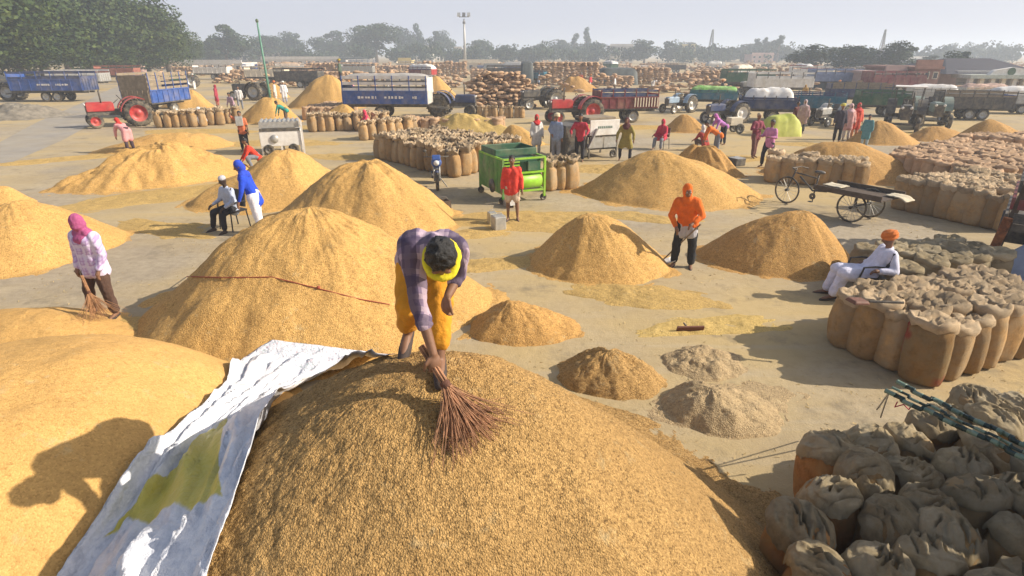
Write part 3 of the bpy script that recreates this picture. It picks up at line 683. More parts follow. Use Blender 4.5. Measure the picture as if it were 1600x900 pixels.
def stuff_lie(x, y, z, a, s=1.0, tilt=0.0):
    ca, sa = math.cos(a), math.sin(a); ct, st = math.cos(tilt), math.sin(tilt)
    Rm = np.array([[ca, -sa, 0], [sa, ca, 0], [0, 0, 1]]) @ np.array([[ct, 0, st], [0, 1, 0], [-st, 0, ct]])
    addnp((LUM * s * np.array([1, 1, random.uniform(.85, 1.15)])) @ Rm.T + np.array([x, y, z]), LUMF)
# S3 rows at the right
def fillquad(A, B, C, D, n, m):
    A, B, C, D = map(Vector, (A, B, C, D))
    for i in range(n):
        for j in range(m):
            u, v = (i + .5) / n, (j + .5) / m
            q = A * (1 - u) * (1 - v) + B * u * (1 - v) + C * u * v + D * (1 - u) * v
            stuff_up(q.x + random.uniform(-.05, .05), q.y + random.uniform(-.05, .05), random.uniform(.95, 1.1))
fillquad((13.1, 20.4), (13.6, 16.6), (19.5, 18.6), (18.6, 24.4), 9, 13)
fillquad((18.8, 25.0), (20.2, 23.0), (23.5, 24.5), (22.2, 27.0), 5, 7)
a = P(470, 188, 0); fillquad((a.x, a.y), (a.x + 2.6, a.y - .2), (a.x + 2.8, a.y + 4), (a.x + .3, a.y + 4.5), 5, 8)
a = P(700, 205, 0); fillquad((a.x - 2.5, a.y - 1.2), (a.x + 3.0, a.y - 2.2), (a.x + 3.2, a.y - 1), (a.x - 2.2, a.y), 10, 2)
# tumbled pile behind the standing row
pc = P(777, 172, 0)
for h in range(11):
    fr = 1 - (h / 11) ** 2.2 * .45
    for i in range(13):
        for j in range(5):
            u = (i + .5) / 13 * 2 - 1
            if abs(u) > fr * (1 + .2 * random.uniform(-1, 1)) or j < h * .30 + random.uniform(-.7, .7): continue
            stuff_lie(pc.x + .2 + u * 2.75 + random.uniform(-.12, .12), pc.y + 1.6 + j * .62 + random.uniform(-.15, .15), .15 + h * .235 + random.uniform(-.06, .06), random.uniform(-.5, .5) + (1.57 if random.random() < .55 else 0), .82, random.uniform(-.25, .25))
def stack(x0, x1, ytop, ybot, depth=2.6, rag=.3):
    A = P(x0, ybot, 0); B = P(x1, ybot, 0); y = (A.y + B.y) / 2; L = abs(B.x - A.x)
    H = PT((x0 + x1) / 2, ytop, y).z; sx = .80; sz = .235; nl = max(2, round(L / sx)); nh = max(2, int(H / sz)); k = 1.06 * L / nl / sx
    for h in range(nh):
        for i in range(nl):
            rise = 1 - rag * abs(fbm(np.array(i * .25), np.array(x0 * .1), 7, 2))
            if h > nh * rise: continue
            for j in ((0,) if h < nh - 2 else (0, 1, 2)):
                stuff_lie(A.x + (i + .5) * L / nl + random.uniform(-.1, .1), y + j * .55 + random.uniform(-.1, .1), .15 + h * sz, random.uniform(-.18, .18) + (1.57 if random.random() < .3 else 0), k, random.uniform(-.1, .1))
for x0, x1, yt, yb in [(340, 400, 108, 124), (400, 487, 104, 122), (485, 590, 98, 121), (654, 730, 95, 119), (815, 935, 95, 133), (985, 1045, 106, 132), (1085, 1142, 110, 134), (1205, 1232, 113, 136), (1350, 1420, 116, 138), (1480, 1528, 131, 150), (735, 790, 108, 122), (935, 990, 118, 134), (270, 330, 103, 113), (420, 470, 97, 106), (590, 650, 102, 113), (600, 655, 112, 124), (500, 540, 112, 128), (1040, 1085, 113, 128), (1140, 1180, 100, 112), (1000, 1060, 99, 108), (860, 905, 98, 106), (1230, 1290, 105, 120), (1310, 1350, 112, 124), (1420, 1478, 124, 142), (700, 745, 100, 109), (380, 440, 100, 110), (1075, 1130, 122, 141), (1330, 1400, 124, 140)]:
    stack(x0, x1, yt, yb)
for k in range(280):                       # low scattered piles across the back of the yard
    y = random.uniform(62, 210); u = random.uniform(-.62, .95); x = u * y * .93
    if u < -.35 and y < 78: continue
    n = random.randrange(6, 26); L = random.uniform(1.2, 5)
    for q in range(n): 
        h = random.random() ** 1.5 * min(1.6, n * .08)
        stuff_lie(x + random.uniform(-1, 1) * L * (1 - h / 2.6), y + random.uniform(-.8, .8), .15 + h, random.uniform(0, 3.1), random.uniform(.9, 1.2), random.uniform(-.2, .2))
JUTE_F = mat('jute cloth far', (.42, .275, .16), .95, .40, 1.6, 0)
SVa = np.concatenate(SV); SFa = np.concatenate(SF)
o = link('grain_sack', npmesh('sack_mass', SVa, SFa, JUTE_F)); o['kind'] = 'stuff'; o['label'] = 'jute sacks standing in far rows and piled in stacks across the yard'
# ------------------------------------------------------------------ people
PEND = []                                 # shapes waiting to be fused into one continuous surface
def fuse(mb, name, m, parent, voxel, smooth=6, folds=0.0, fscale=.12, sub=0):
    me = mb.mesh(name, m, True); o = link(name, me, parent)
    r = o.modifiers.new('r', 'REMESH'); r.mode = 'VOXEL'; r.voxel_size = voxel; r.use_smooth_shade = True
    s = o.modifiers.new('s', 'SMOOTH'); s.factor = .5; s.iterations = smooth
    PEND.append((o, folds, fscale)); return o
def finish_fuse():
    bpy.context.view_layer.update(); dg = bpy.context.evaluated_depsgraph_get(); new = []
    for o, folds, fs in PEND: new.append(bpy.data.meshes.new_from_object(o.evaluated_get(dg)))
    for (o, folds, fs), me in zip(PEND, new):
        m = o.data.materials[0]; o.modifiers.clear(); old = o.data; nm = old.name; o.data = me; bpy.data.meshes.remove(old); me.name = nm
        if not me.materials: me.materials.append(m)
        n = len(me.vertices)
        if folds and n:
            co = np.zeros(n * 3, np.float32); me.vertices.foreach_get('co', co); co = co.reshape(-1, 3)
            no = np.zeros(n * 3, np.float32); me.vertices.foreach_get('normal', no); no = no.reshape(-1, 3)
            d = fbm(co[:, 0] / fs + co[:, 1] / fs * .7, co[:, 2] / fs * .75 + co[:, 1] / fs * .5, 3, 4)
            d2 = 1 - 2 * np.abs(fbm(co[:, 0] / fs * 1.4 - co[:, 2] / fs * .6, co[:, 1] / fs + co[:, 2] / fs * .9, 9, 3)) * 2
            co = co + no * ((d * folds + d2 * folds * .4)[:, None]).astype(np.float32)
            me.vertices.foreach_set('co', co.ravel()); me.update()
        me.shade_smooth()
    PEND.clear()
V3 = Vector
def nrm(v): return V3(v).normalized()
def pose(H=1.68, lean=0, side=0, head=(0, 0), thigh=((0.06, 0, -1), (-0.06, 0, -1)), shin=((0, 0, -1), (0, 0, -1)), ua=((.25, 0, -1), (-.25, 0, -1)), fa=((.1, .25, -1), (-.1, .25, -1)), twist=0):
    s = H / 1.7; J = {'s': s}
    d = V3((math.sin(R(side)), math.sin(R(lean)), math.cos(R(lean)) * math.cos(R(side)))).normalized()
    rx = V3((math.cos(R(twist)), math.sin(R(twist)), 0)); rx = (rx - d * rx.dot(d)).normalized(); fw = d.cross(rx) * -1
    J['pel'] = V3((0, 0, 0)); J['nb'] = d * .50 * s; J['d'] = d; J['rx'] = rx
    hp = R(lean * .55 + head[0]); hy = R(head[1])
    hd = V3((math.sin(R(side)) * .5, math.sin(hp), math.cos(hp))).normalized()
    hr = V3((math.cos(hy), math.sin(hy), 0)); hr = (hr - hd * hr.dot(hd)).normalized()
    J['hm'] = Matrix((hr, hd.cross(hr), hd)).transposed(); J['head'] = J['nb'] + hd * .205 * s + d * .0
    for k, sg in ((0, 1), (1, -1)):
        sh = J['nb'] - d * .045 * s + rx * sg * .178 * s; el = sh + nrm(ua[k]) * .29 * s; wr = el + nrm(fa[k]) * .25 * s
        J['sh%d' % k], J['el%d' % k], J['wr%d' % k] = sh, el, wr; J['hd%d' % k] = nrm(fa[k])
        hip = V3((sg * .09 * s, 0, -.02 * s)); kn = hip + nrm(thigh[k]) * .42 * s; an = kn + nrm(shin[k]) * .41 * s
        J['hip%d' % k], J['kn%d' % k], J['an%d' % k] = hip, kn, an; J['ft%d' % k] = V3((sg * .15, 1, -.12)).normalized()
    return J
def ground_J(J, feet_z=None):
    z = min(J['an0'].z, J['an1'].z) - .075 * J['s'] if feet_z is None else feet_z
    for k, v in J.items():
        if isinstance(v, Vector) and k not in ('d', 'rx', 'hd0', 'hd1', 'ft0', 'ft1'): v.z -= z
    return J
def hand(mb, J, k, curl=.5, fine=False):
    s = J['s']; w_ = J['wr%d' % k]; d = J['hd%d' % k]; sg = 1 if k == 0 else -1
    side = d.cross(V3((0, 0, 1))); side = side.normalized() if side.length > .2 else V3((0, 1, 0)); pn = side.cross(d).normalized()
    if not fine:
        mb.cap(w_, w_ + d * .07 * s, .030 * s, .036 * s, 8); mb.chain([w_ + d * .07 * s, w_ + d * .12 * s + pn * -.02 * s, w_ + d * .145 * s + pn * -.05 * s], [.032 * s, .026 * s, .02 * s], 8)
        mb.chain([w_ + d * .02 * s + side * .025 * s, w_ + d * .065 * s + side * .055 * s], [.016 * s, .013 * s], 6); return
    m = Matrix((side, d, pn)).transposed(); mb.ell(w_ + d * .045 * s, (.042 * s, .055 * s, .020 * s), m)
    for q, (off, L) in enumerate(((-.032, .062), (-.011, .074), (.011, .070), (.031, .055))):
        b = w_ + d * .088 * s + side * off * s; a1 = curl * 1.1
        p1 = b + (d * math.cos(a1) - pn * math.sin(a1)) * L * .45 * s; p2 = p1 + (d * math.cos(a1 * 2) - pn * math.sin(a1 * 2)) * L * .35 * s
        p3 = p2 + (d * math.cos(a1 * 2.7) - pn * math.sin(a1 * 2.7)) * L * .25 * s
        mb.chain([b - d * .02 * s, p1, p2, p3], [.0095 * s, .009 * s, .0085 * s, .007 * s], 8)
    t0 = w_ + d * .025 * s - side * sg * -.035 * s; mb.chain([t0, t0 + (d * .6 + side * sg * .6) * .04 * s, t0 + (d * .9 + side * sg * .35 - pn * .4) * .075 * s], [.013 * s, .0115 * s, .009 * s], 8)
def body(J, parent, voxel, skin=SKIN, bare_feet=True, fine=(False, False), curl=.5):
    s = J['s']; mb = MB(); d, rx = J['d'], J['rx']; hm = J['hm']; h = J['head']
    mb.ell(h, (.076 * s, .094 * s, .112 * s), hm); mb.ell(h + hm @ V3((0, .028, -.065)) * s, (.055 * s, .06 * s, .055 * s), hm)
    mb.cap(h + hm @ V3((0, .09, .012)) * s, h + hm @ V3((0, .112, -.028)) * s, .011 * s, .017 * s, 8)
    for e in (-1, 1): mb.ell(h + hm @ V3((e * .08, -.005, -.012)) * s, (.012 * s, .022 * s, .034 * s), hm, 8, 6); mb.ell(h + hm @ V3((e * .032, .082, .034)) * s, (.024 * s, .012 * s, .010 * s), hm, 8, 6)
    mb.ell(h + hm @ V3((0, .083, -.062)) * s, (.024 * s, .012 * s, .010 * s), hm, 8, 6)
    mb.cap(J['nb'] - d * .03 * s, h - hm @ V3((0, .01, .06)) * s, .056 * s, .052 * s)
    for e in (-1, 1): mb.cap(J['pel'] + rx * e * .06 * s, J['nb'] - d * .14 * s + rx * e * .075 * s, .09 * s, .10 * s)
    mb.cap(J['sh0'], J['sh1'], .062 * s)
    for k in (0, 1):
        mb.chain([J['sh%d' % k], J['el%d' % k], J['wr%d' % k]], [.054 * s, .040 * s, .027 * s]); hand(mb, J, k, curl, fine[k])
        mb.chain([J['hip%d' % k], J['kn%d' % k]], [.082 * s, .056 * s]); kn, an = J['kn%d' % k], J['an%d' % k]
        md = kn.lerp(an, .32); mb.chain([kn, md, an], [.054 * s, .055 * s, .034 * s]); f = J['ft%d' % k]
        mb.chain([an + V3((0, 0, -.03)) * s - f * .03 * s, an + f * .10 * s + V3((0, 0, -.035)) * s, an + f * .17 * s + V3((0, 0, -.045)) * s], [.036 * s, .034 * s, .024 * s])
    return fuse(mb, 'body', skin, parent, voxel, 3)
def shirt(J, parent, m, voxel, sleeve='long', hem=.10, loose=1.0, name='shirt'):
    s = J['s']; mb = MB(); d, rx = J['d'], J['rx']; L = loose
    for e in (-1, 1):
        mb.chain([J['nb'] - d * .12 * s + rx * e * .085 * s, J['nb'] - d * .30 * s + rx * e * .072 * s, J['pel'] - d * 0 + rx * e * .068 * s], [.118 * s * L, .112 * s * L, .122 * s * L])
        mb.cap(J['pel'] + rx * e * .068 * s, J['pel'] - d * hem * s + rx * e * .075 * s, .122 * s * L, .128 * s * L)
    mb.cap(J['sh0'] - d * .01 * s, J['sh1'] - d * .01 * s, .074 * s); mb.cap(J['nb'] - d * .06 * s, J['nb'] - d * .0 * s, .085 * s, .066 * s)
    for k in (0, 1):
        sh, el, wr = J['sh%d' % k], J['el%d' % k], J['wr%d' % k]
        if sleeve == 'long': mb.chain([sh, el, el.lerp(wr, .88)], [.076 * s * L, .058 * s * L, .044 * s * L])
        elif sleeve == 'rolled': mb.chain([sh, el, el.lerp(wr, .35)], [.076 * s * L, .058 * s * L, .054 * s * L])
        else: mb.cap(sh, sh.lerp(el, .72), .076 * s * L, .068 * s * L)
    return fuse(mb, name, m, parent, voxel, 4, .014 * s, .11)
def trousers(J, parent, m, voxel, L=1.0, cut=.93, name='trousers', skirt=False):
    s = J['s']; mb = MB(); rx = J['rx']
    mb.cap(J['pel'] + rx * .055 * s + V3((0, 0, .04)) * s, J['pel'] - rx * .055 * s + V3((0, 0, .04)) * s, .112 * s)
    for k in (0, 1):
        hip, kn, an = J['hip%d' % k], J['kn%d' % k], J['an%d' % k]
        if cut <= .5: mb.cap(hip, hip.lerp(kn, cut * 2), .108 * s * L, .098 * s * L)
        else: mb.chain([hip, kn, kn.lerp(an, (cut - .5) * 2)], [.108 * s * L, .082 * s * L, .066 * s * L])
    if skirt:
        for q in (.25, .5, .75, 1.0):
            a = J['hip0'].lerp(J['kn0'], q); b = J['hip1'].lerp(J['kn1'], q)
            for e in (.25, .5, .75): mb.ell(a.lerp(b, e), (.11 * s, .10 * s, .10 * s), nu=10, nv=7)
    return fuse(mb, name, m, parent, voxel, 4, .016 * s, .13)
def kurta(J, parent, m, voxel, length=.45, name='kurta'):
    o = None; s = J['s']; mb = MB(); d, rx = J['d'], J['rx']
    for e in (-1, 1): mb.chain([J['nb'] - d * .12 * s + rx * e * .085 * s, J['nb'] - d * .30 * s + rx * e * .075 * s, J['pel'] + rx * e * .07 * s], [.12 * s, .12 * s, .135 * s])
    mb.cap(J['sh0'] - d * .01 * s, J['sh1'] - d * .01 * s, .078 * s); mb.cap(J['nb'] - d * .06 * s, J['nb'], .085 * s, .066 * s)
    for k in (0, 1):
        sh, el, wr = J['sh%d' % k], J['el%d' % k], J['wr%d' % k]; mb.chain([sh, el, el.lerp(wr, .9)], [.082 * s, .068 * s, .056 * s])
        mb.chain([J['hip%d' % k], J['hip%d' % k].lerp(J['kn%d' % k], min(1, length * 2))], [.13 * s, .125 * s])
    for q in (.2, .5, .8): 
        a = J['hip0'].lerp(J['kn0'], q * length * 2); b = J['hip1'].lerp(J['kn1'], q * length * 2); mb.cap(a, b, .115 * s)
    return fuse(mb, name, m, parent, voxel, 4, .012 * s, .13)
def headgear(J, parent, kind, m, voxel):
    s = J['s']; h, hm = J['head'], J['hm']; mb = MB(); Tm = lambda v: h + hm @ V3(v) * s
    if kind == 'hair':
        mb.ell(Tm((0, -.016, .026)), (.082 * s, .094 * s, .096 * s), hm); mb.ell(Tm((0, -.045, -.03)), (.076 * s, .06 * s, .07 * s), hm)
        for q in range(40):
            a_, b_ = random.uniform(0, 6.28), random.uniform(-.1, 1.4); mb.ell(Tm((.078 * math.cos(a_) * math.cos(b_), -.016 + .09 * math.sin(a_) * math.cos(b_), .026 + .092 * math.sin(b_))), (.017 * s, .017 * s, .014 * s), hm, 6, 5)
        return fuse(mb, 'hair', m, parent, voxel, 1, .008 * s, .022)
    if kind == 'cap':
        mb.ell(Tm((0, -.008, .045)), (.086 * s, .1 * s, .078 * s), hm); return fuse(mb, 'cap', m, parent, voxel, 3, .003, .05)
    if kind == 'turban':
        mb.ell(Tm((0, -.015, .062)), (.104 * s, .118 * s, .082 * s), hm)
        for q, tl in ((.03, .25), (.05, -.3), (.075, .2), (.1, -.18)):
            pts = []
            for k in range(15):
                a = 2 * math.pi * k / 14; rr = .108 if q < .07 else .092; pts.append(Tm((rr * math.cos(a), -.015 + rr * 1.1 * math.sin(a), q + tl * .12 * math.cos(a))))
            mb.tube(pts, .017 * s, 7, False)
        return fuse(mb, 'turban', m, parent, voxel, 2, .004 * s, .05)
    d, rx = J['d'], J['rx']
    back = -.022 if kind in ('scarf', 'hood') else .004
    mb.ell(Tm((0, back, .012)), (.098 * s, .106 * s, .128 * s), hm); mb.ell(Tm((0, back - .02, -.06)), (.092 * s, .095 * s, .09 * s), hm)
    if kind == 'wrap': mb.ell(Tm((0, .05, -.05)), (.075 * s, .072 * s, .07 * s), hm)
    nb = J['nb']; mb.cap(nb + d * .05 * s, nb - d * .02 * s, .09 * s, .115 * s)
    if kind in ('scarf', 'wrap'):
        fwd = d.cross(rx) * -1
        fwd = rx.cross(d) * -1
        mb.cap(nb - d * .0 * s + rx * .09 * s, nb - d * .0 * s - rx * .09 * s, .085 * s)
        f2 = hm @ V3((0, 1, 0)); mb.ell(nb - d * .06 * s + f2 * .07 * s, (.13 * s, .085 * s, .085 * s)); mb.ell(nb - d * .03 * s - f2 * .06 * s, (.13 * s, .08 * s, .09 * s))
    if kind == 'hood':
        mb.cap(nb - d * .05 * s + rx * .13 * s, nb - d * .05 * s - rx * .13 * s, .10 * s)
        for e in (-1, 1): mb.cap(nb - d * .08 * s + rx * e * .12 * s, nb - d * .22 * s + rx * e * .15 * s, .10 * s, .10 * s)
    return fuse(mb, 'headscarf', m, parent, voxel, 3, .010 * s, .07)
def sandals(J, parent, m, voxel):
    s = J['s']
    for k in (0, 1):
        mb = MB(); an, f = J['an%d' % k], J['ft%d' % k]
        mb.chain([an - f * .05 * s + V3((0, 0, -.055)) * s, an + f * .08 * s + V3((0, 0, -.058)) * s, an + f * .19 * s + V3((0, 0, -.065)) * s], [.036 * s, .042 * s, .032 * s])
        fuse(mb, 'shoe', m, parent, voxel, 3)
GP = 'people working in the yard'
def person(label, loc, yaw, J, top=('shirt', None), low=('trousers', None), hd=('hair', HAIR), vox=.03, skin=SKIN, shoes=None, fine=(False, False), face=False, feet_z=None, curl=.5, group=GP, waist=None):
    ground_J(J, feet_z)
    o = thing('person', label, 'person', loc, R(yaw), group)
    body(J, o, vox * .8 if vox > .015 else vox, skin, fine=fine, curl=curl)
    tk, tm = top[0], top[1]
    if tk == 'shirt': shirt(J, o, tm, vox, *(top[2:] if len(top) > 2 else ('long',)))
    elif tk == 'kurta': kurta(J, o, tm, vox, *(top[2:] if len(top) > 2 else (.42,)))
    lk, lm = low[0], low[1]
    if lk == 'trousers': trousers(J, o, lm, vox, low[2] if len(low) > 2 else 1.0)
    elif lk == 'shorts': trousers(J, o, lm, vox, 1.05, .40, 'shorts')
    elif lk == 'wrap': trousers(J, o, lm, vox, 1.25, .92, 'loincloth', True)
    if hd: headgear(J, o, hd[0], hd[1], vox * .8)
    if waist:
        mb = MB(); s_ = J['s']
        for e in (-1, 1): mb.cap(J['pel'] + J['rx'] * e * .068 * s_ + V3((0, 0, .08)), J['pel'] + J['rx'] * e * .085 * s_ - V3((0, 0, .20)), .13 * s_, .135 * s_)
        fuse(mb, 'waist_cloth', waist, o, vox, 4, .012, .1)
    if shoes: sandals(J, o, shoes, vox * .8)
    if face:
        for e in (-1, 1):
            mb = MB(); mb.ell(J['head'] + J['hm'] @ V3((e * .032, .084, .014)) * J['s'], (.014 * J['s'],) * 3, J['hm'], 10, 7); mb.build('eye', EYE, o, True)
            mb = MB(); mb.ell(J['head'] + J['hm'] @ V3((e * .032, .0955, .014)) * J['s'], (.007 * J['s'],) * 3, J['hm'], 8, 6); mb.build('pupil', HAIR, o, True)
    return o

# --- the stooping sweeper on the foreground heap (joints measured in place)
PLAID = check_mat('plaid cotton', (.21, .155, .235), (.44, .34, .40), (.05, .035, .075), 12, .40)
MUST = cloth((.62, .27, .015), 'mustard cotton')
YSC = cloth((.66, .56, .02), 'yellow cotton')
J = {'s': .98}
zf0 = hz(-.60, 3.25); zf1 = hz(-.42, 3.12)
base = V3((-.55, 3.2, hz(-.55, 3.2)))
J['pel'] = PT(664, 402, 3.50); J['nb'] = PT(677, 382, 3.02) - V3((0, 0, .0))
J['d'] = (J['nb'] - J['pel']).normalized(); rx = V3((-1, -.12, -.02)); J['rx'] = (rx - J['d'] * rx.dot(J['d'])).normalized()
J['head'] = PT(689, 400, 2.88)
up = V3((.06, -.88, .12)).normalized(); hr = V3((-1, -.1, 0)); hr = (hr - up * hr.dot(up)).normalized(); J['hm'] = Matrix((hr, up.cross(hr), up)).transposed()
# index 0: his right arm (left in the picture), index 1: his left arm
J['sh0'] = PT(643, 392, 3.06); J['el0'] = PT(655, 480, 3.02); J['wr0'] = PT(677, 553, 2.93); J['hd0'] = (PT(683, 590, 2.90) - J['wr0']).normalized()
J['sh1'] = PT(713, 388, 3.08); J['el1'] = PT(716, 428, 3.22); J['wr1'] = PT(700, 462, 3.10); J['hd1'] = V3((-.3, -.2, -.9)).normalized()
J['hip0'] = PT(646, 412, 3.50); J['hip1'] = PT(688, 412, 3.50)
J['kn0'] = PT(636, 478, 3.30); J['kn1'] = PT(688, 478, 3.28)
J['an0'] = V3((-.71, 3.50, hz(-.71, 3.50) + .17)); J['an1'] = V3((-.45, 3.16, hz(-.45, 3.16) + .085))
J['ft0'] = V3((-.12, -.9, -.62)).normalized(); J['ft1'] = V3((.1, -1, -.12)).normalized()
for k, v in J.items():
    if isinstance(v, Vector) and k not in ('d', 'rx', 'hd0', 'hd1', 'ft0', 'ft1'): v -= base
o = thing('person', 'bent over sweeper in plaid shirt, yellow neck cloth and mustard trousers on the foreground heap', 'person', base, 0, GP)
body(J, o, .0075, fine=(True, True), curl=.75)
shirt(J, o, PLAID, .013, 'rolled', .10, .95); trousers(J, o, MUST, .013, 1.04, .84)
headgear(J, o, 'hair', HAIR, .009)
mb = MB(); s = J['s']; Tm = lambda v: J['head'] + J['hm'] @ V3(v) * s
pts = [Tm((.088 * math.cos(a), .03 + .095 * math.sin(a), -.045 + .045 * math.sin(a))) for a in np.linspace(0, 2 * math.pi, 17)]
mb.tube(pts, .022 * s, 8, False); mb.tube([p + J['hm'] @ V3((0, .0, -.03)) for p in pts], .024 * s, 8, False)
mb.ell(Tm((0, .075, -.06)), (.075 * s, .04 * s, .05 * s), J['hm']); mb.cap(Tm((.05, .07, -.09)), Tm((.02, .10, -.20)), .045, .03)
fuse(mb, 'neck_cloth', YSC, o, .009, 4, .006, .09)
for k in (0, 1):
    mb = MB(); an, f = J['an%d' % k], J['ft%d' % k]
    mb.chain([an - f * .06 + V3((0, 0, -.05)), an + f * .08 + V3((0, 0, -.055)), an + f * .20 + V3((0, 0, -.06))], [.038, .046, .036]); fuse(mb, 'sandal', SOLE, o, .01, 3)
mb = MB(); q = PT(641, 462, 3.42) - base; mb.ell(q, (.05, .06, .08)); fuse(mb, 'hip_pouch', cloth((.05, .035, .03)), o, .012, 3)
MAIN = (base, J)

def broom(label, grip, tip, spread_, n, length, m, hand_dir=None, bend=.15):
    g = V3(grip); t = V3(tip); d = (t - g).normalized(); sd = d.cross(V3((0, 0, 1))).normalized(); u = sd.cross(d)
    o = thing('broom', label, 'broom', g)
    mb = MB()
    for k in range(14):
        a = 2 * math.pi * k / 14; r_ = .012 if k % 2 else .02
        mb.tube([d * -.16 + (sd * math.cos(a) + u * math.sin(a)) * r_ * .9, d * .14 + (sd * math.cos(a) + u * math.sin(a)) * r_], .006, 5)
    mb.build('handle', m, o)
    mb = MB(); mb.lathe([(.028, -.01), (.03, .0), (.03, .02), (.028, .03)], 10); bnd = mb.build('binding', cloth((.12, .05, .03)), o, True); bnd.rotation_mode = 'QUATERNION'; bnd.rotation_quaternion = d.to_track_quat('Z', 'Y')
    bnd.location = d * .10
    mb = MB(); L = (t - g).length
    for k in range(n):
        a = random.gauss(0, .40) * spread_; b = random.gauss(0, .16) * spread_; ll = L * random.uniform(.7, 1.12)
        pts = []
        for q in range(5):
            f = q / 4; w_ = f ** 1.35
            p = d * (.08 + (ll - .08) * f) + sd * (a * w_ * ll + random.gauss(0, .006)) + u * (b * w_ * ll) - V3((0, 0, bend * f * f * .3)) + sd * random.gauss(0, .012) * f
            wz = g + p; 
            p.z = max(p.z, hz(wz.x, wz.y) + .006 - g.z) if q > 1 else p.z
            pts.append(p)
        mb.tube(pts, [.0036, .0032, .0027, .0021, .0014], 4, False)
    b = mb.build('bristles', m, o); b['kind'] = 'stuff'; return o
STRAW = mat('broom twigs', (.33, .165, .085), .85, .45, 14)
gp = base + J['wr0'] + J['hd0'] * .09
tipp = S(748, 690) + V3((0, 0, .03))
broom('long twig broom in the stooping sweeper\'s hand, splayed on the grain', gp, tipp, .8, 260, .8, STRAW)

# --- the others: label, foot point, facing (0 = away from the lens, 180 = towards it), pose, clothes
LILAC = check_mat('lilac check cotton', (.56, .46, .66), (.40, .26, .50), (.66, .60, .74), 18, .3)
WHT = (.72, .70, .74); PALE = (.62, .66, .78)
def at(px, py): p = P(px, py, 0); return V3((p.x, p.y, hz(p.x, p.y)))
# purple scarfed sweeper
p = P(172, 500, .0); g0 = V3((p.x, p.y, hz(p.x, p.y)))
person('stout sweeper in purple headscarf, lilac checked shirt and brown trousers', g0, 168,
       pose(1.66, 4, 0, (10, 12), ((.30, .06, -1), (-.14, .10, -1)), ((.22, -.05, -1), (-.02, -.10, -1)), ((.22, -.05, -1), (-.30, .05, -1)), ((-.04, .32, -1), (.14, .45, -1))),
       ('shirt', LILAC, 'long', .12, 1.20), ('trousers', cloth((.085, .045, .03)), 1.05), ('wrap', cloth((.36, .075, .19))), .016, shoes=SOLE, fine=(False, False))
gp = P(133, 452, .0); dep = g0.y - .28
gp = PT(134, 446, dep); tp = PT(158, 500, dep - .12); tp.z = max(.02, tp.z)
broom('tawny twig broom held upright by the purple scarfed sweeper', gp, tp, .75, 110, .6, mat('tawny broom twigs', (.36, .19, .09), .85, .4, 14), bend=0)
# seated man and the blue jacketed person
g = at(362, 356)
sit = pose(1.64, 8, 0, (10, 0), ((.22, .95, -.12), (-.22, .95, -.12)), ((.1, .12, -1), (-.06, .1, -1)), ((.30, .2, -1), (-.3, .25, -1)), ((-.05, .9, -.35), (.1, .9, -.4)))
person('man in a pale blue shirt and black trousers sitting on a chair', g + V3((.1, 0, 0)), 150, sit, ('shirt', cloth((.42, .47, .58))), ('trousers', cloth((.02, .02, .025))), ('cap', cloth((.45, .45, .48))), .022, skin=mat('dark skin', (.05, .03, .02), .6), shoes=SOLE)
def chair(label, loc, yaw, m, sx=.48):
    o = thing('chair', label, 'chair', loc, R(yaw))
    mb = MB(); mb.box((0, 0, .45), (sx, .46, .04)); mb.build('seat', m, o)
    mb = MB(); mb.box((0, -.22, .72), (sx, .03, .40), (R(8), 0, 0)); mb.build('backrest', m, o)
    for x in (-1, 1):
        for y in (-1, 1):
            mb = MB(); mb.tube([(x * sx * .46, y * .21, .44), (x * sx * .5, y * .25, 0)], .016, 6); mb.build('leg', m, o)
        mb = MB(); mb.tube([(x * sx * .5, -.22, .66), (x * sx * .52, .0, .68), (x * sx * .52, .18, .66), (x * sx * .5, .22, .45)], .018, 6); mb.build('armrest', m, o)
    return o
chair('black chair under the man in the pale blue shirt', g + V3((.1, 0.0, 0)), 150, mat('black plastic', (.02, .02, .022), .5))
g = at(407, 366)
person('person in royal blue jacket and blue headscarf with white trousers beside the seated man', g, 95,
       pose(1.74, 16, -4, (14, 20), ((.05, .1, -1), (-.05, -.12, -1)), ((.04, -.12, -1), (-.02, -.12, -1)), ((.3, -.2, -1), (-.25, .1, -1)), ((.1, .1, -1), (-.1, .4, -1))),
       ('shirt', cloth((.012, .06, .55), 'blue jacket'), 'long', .16, 1.0), ('trousers', cloth(WHT), 1.25), ('scarf', cloth((.02, .06, .48))), .022, shoes=SOLE)
g = at(405, 262)
person('dark haired man in a bright red shirt crouching before the white machine', g, 120, pose(1.66, 38, 0, (-5, 0), ((.3, .9, .1), (-.3, .9, .1)), ((.05, -.35, -1), (-.05, -.35, -1)), ((.25, .5, -1), (-.25, .5, -1)), ((0, .6, -.8), (0, .6, -.8))),
       ('shirt', cloth((.62, .045, .02))), ('trousers', cloth((.16, .17, .20))), ('hair', HAIR), .028)
g = at(384, 236)
person('orange shirted carrier steadying a grey tin on the shoulder', g, 185, pose(1.66, 3, 0, (6, 10), ua=((.8, .1, .5), (-.25, 0, -1)), fa=((-.3, .1, .9), (-.1, .3, -1))), ('shirt', cloth((.62, .17, .07)), 'short', .1), ('trousers', cloth((.03, .03, .035))), ('hair', HAIR), .03)
tinp = PT(374, 192, g.y - .1)
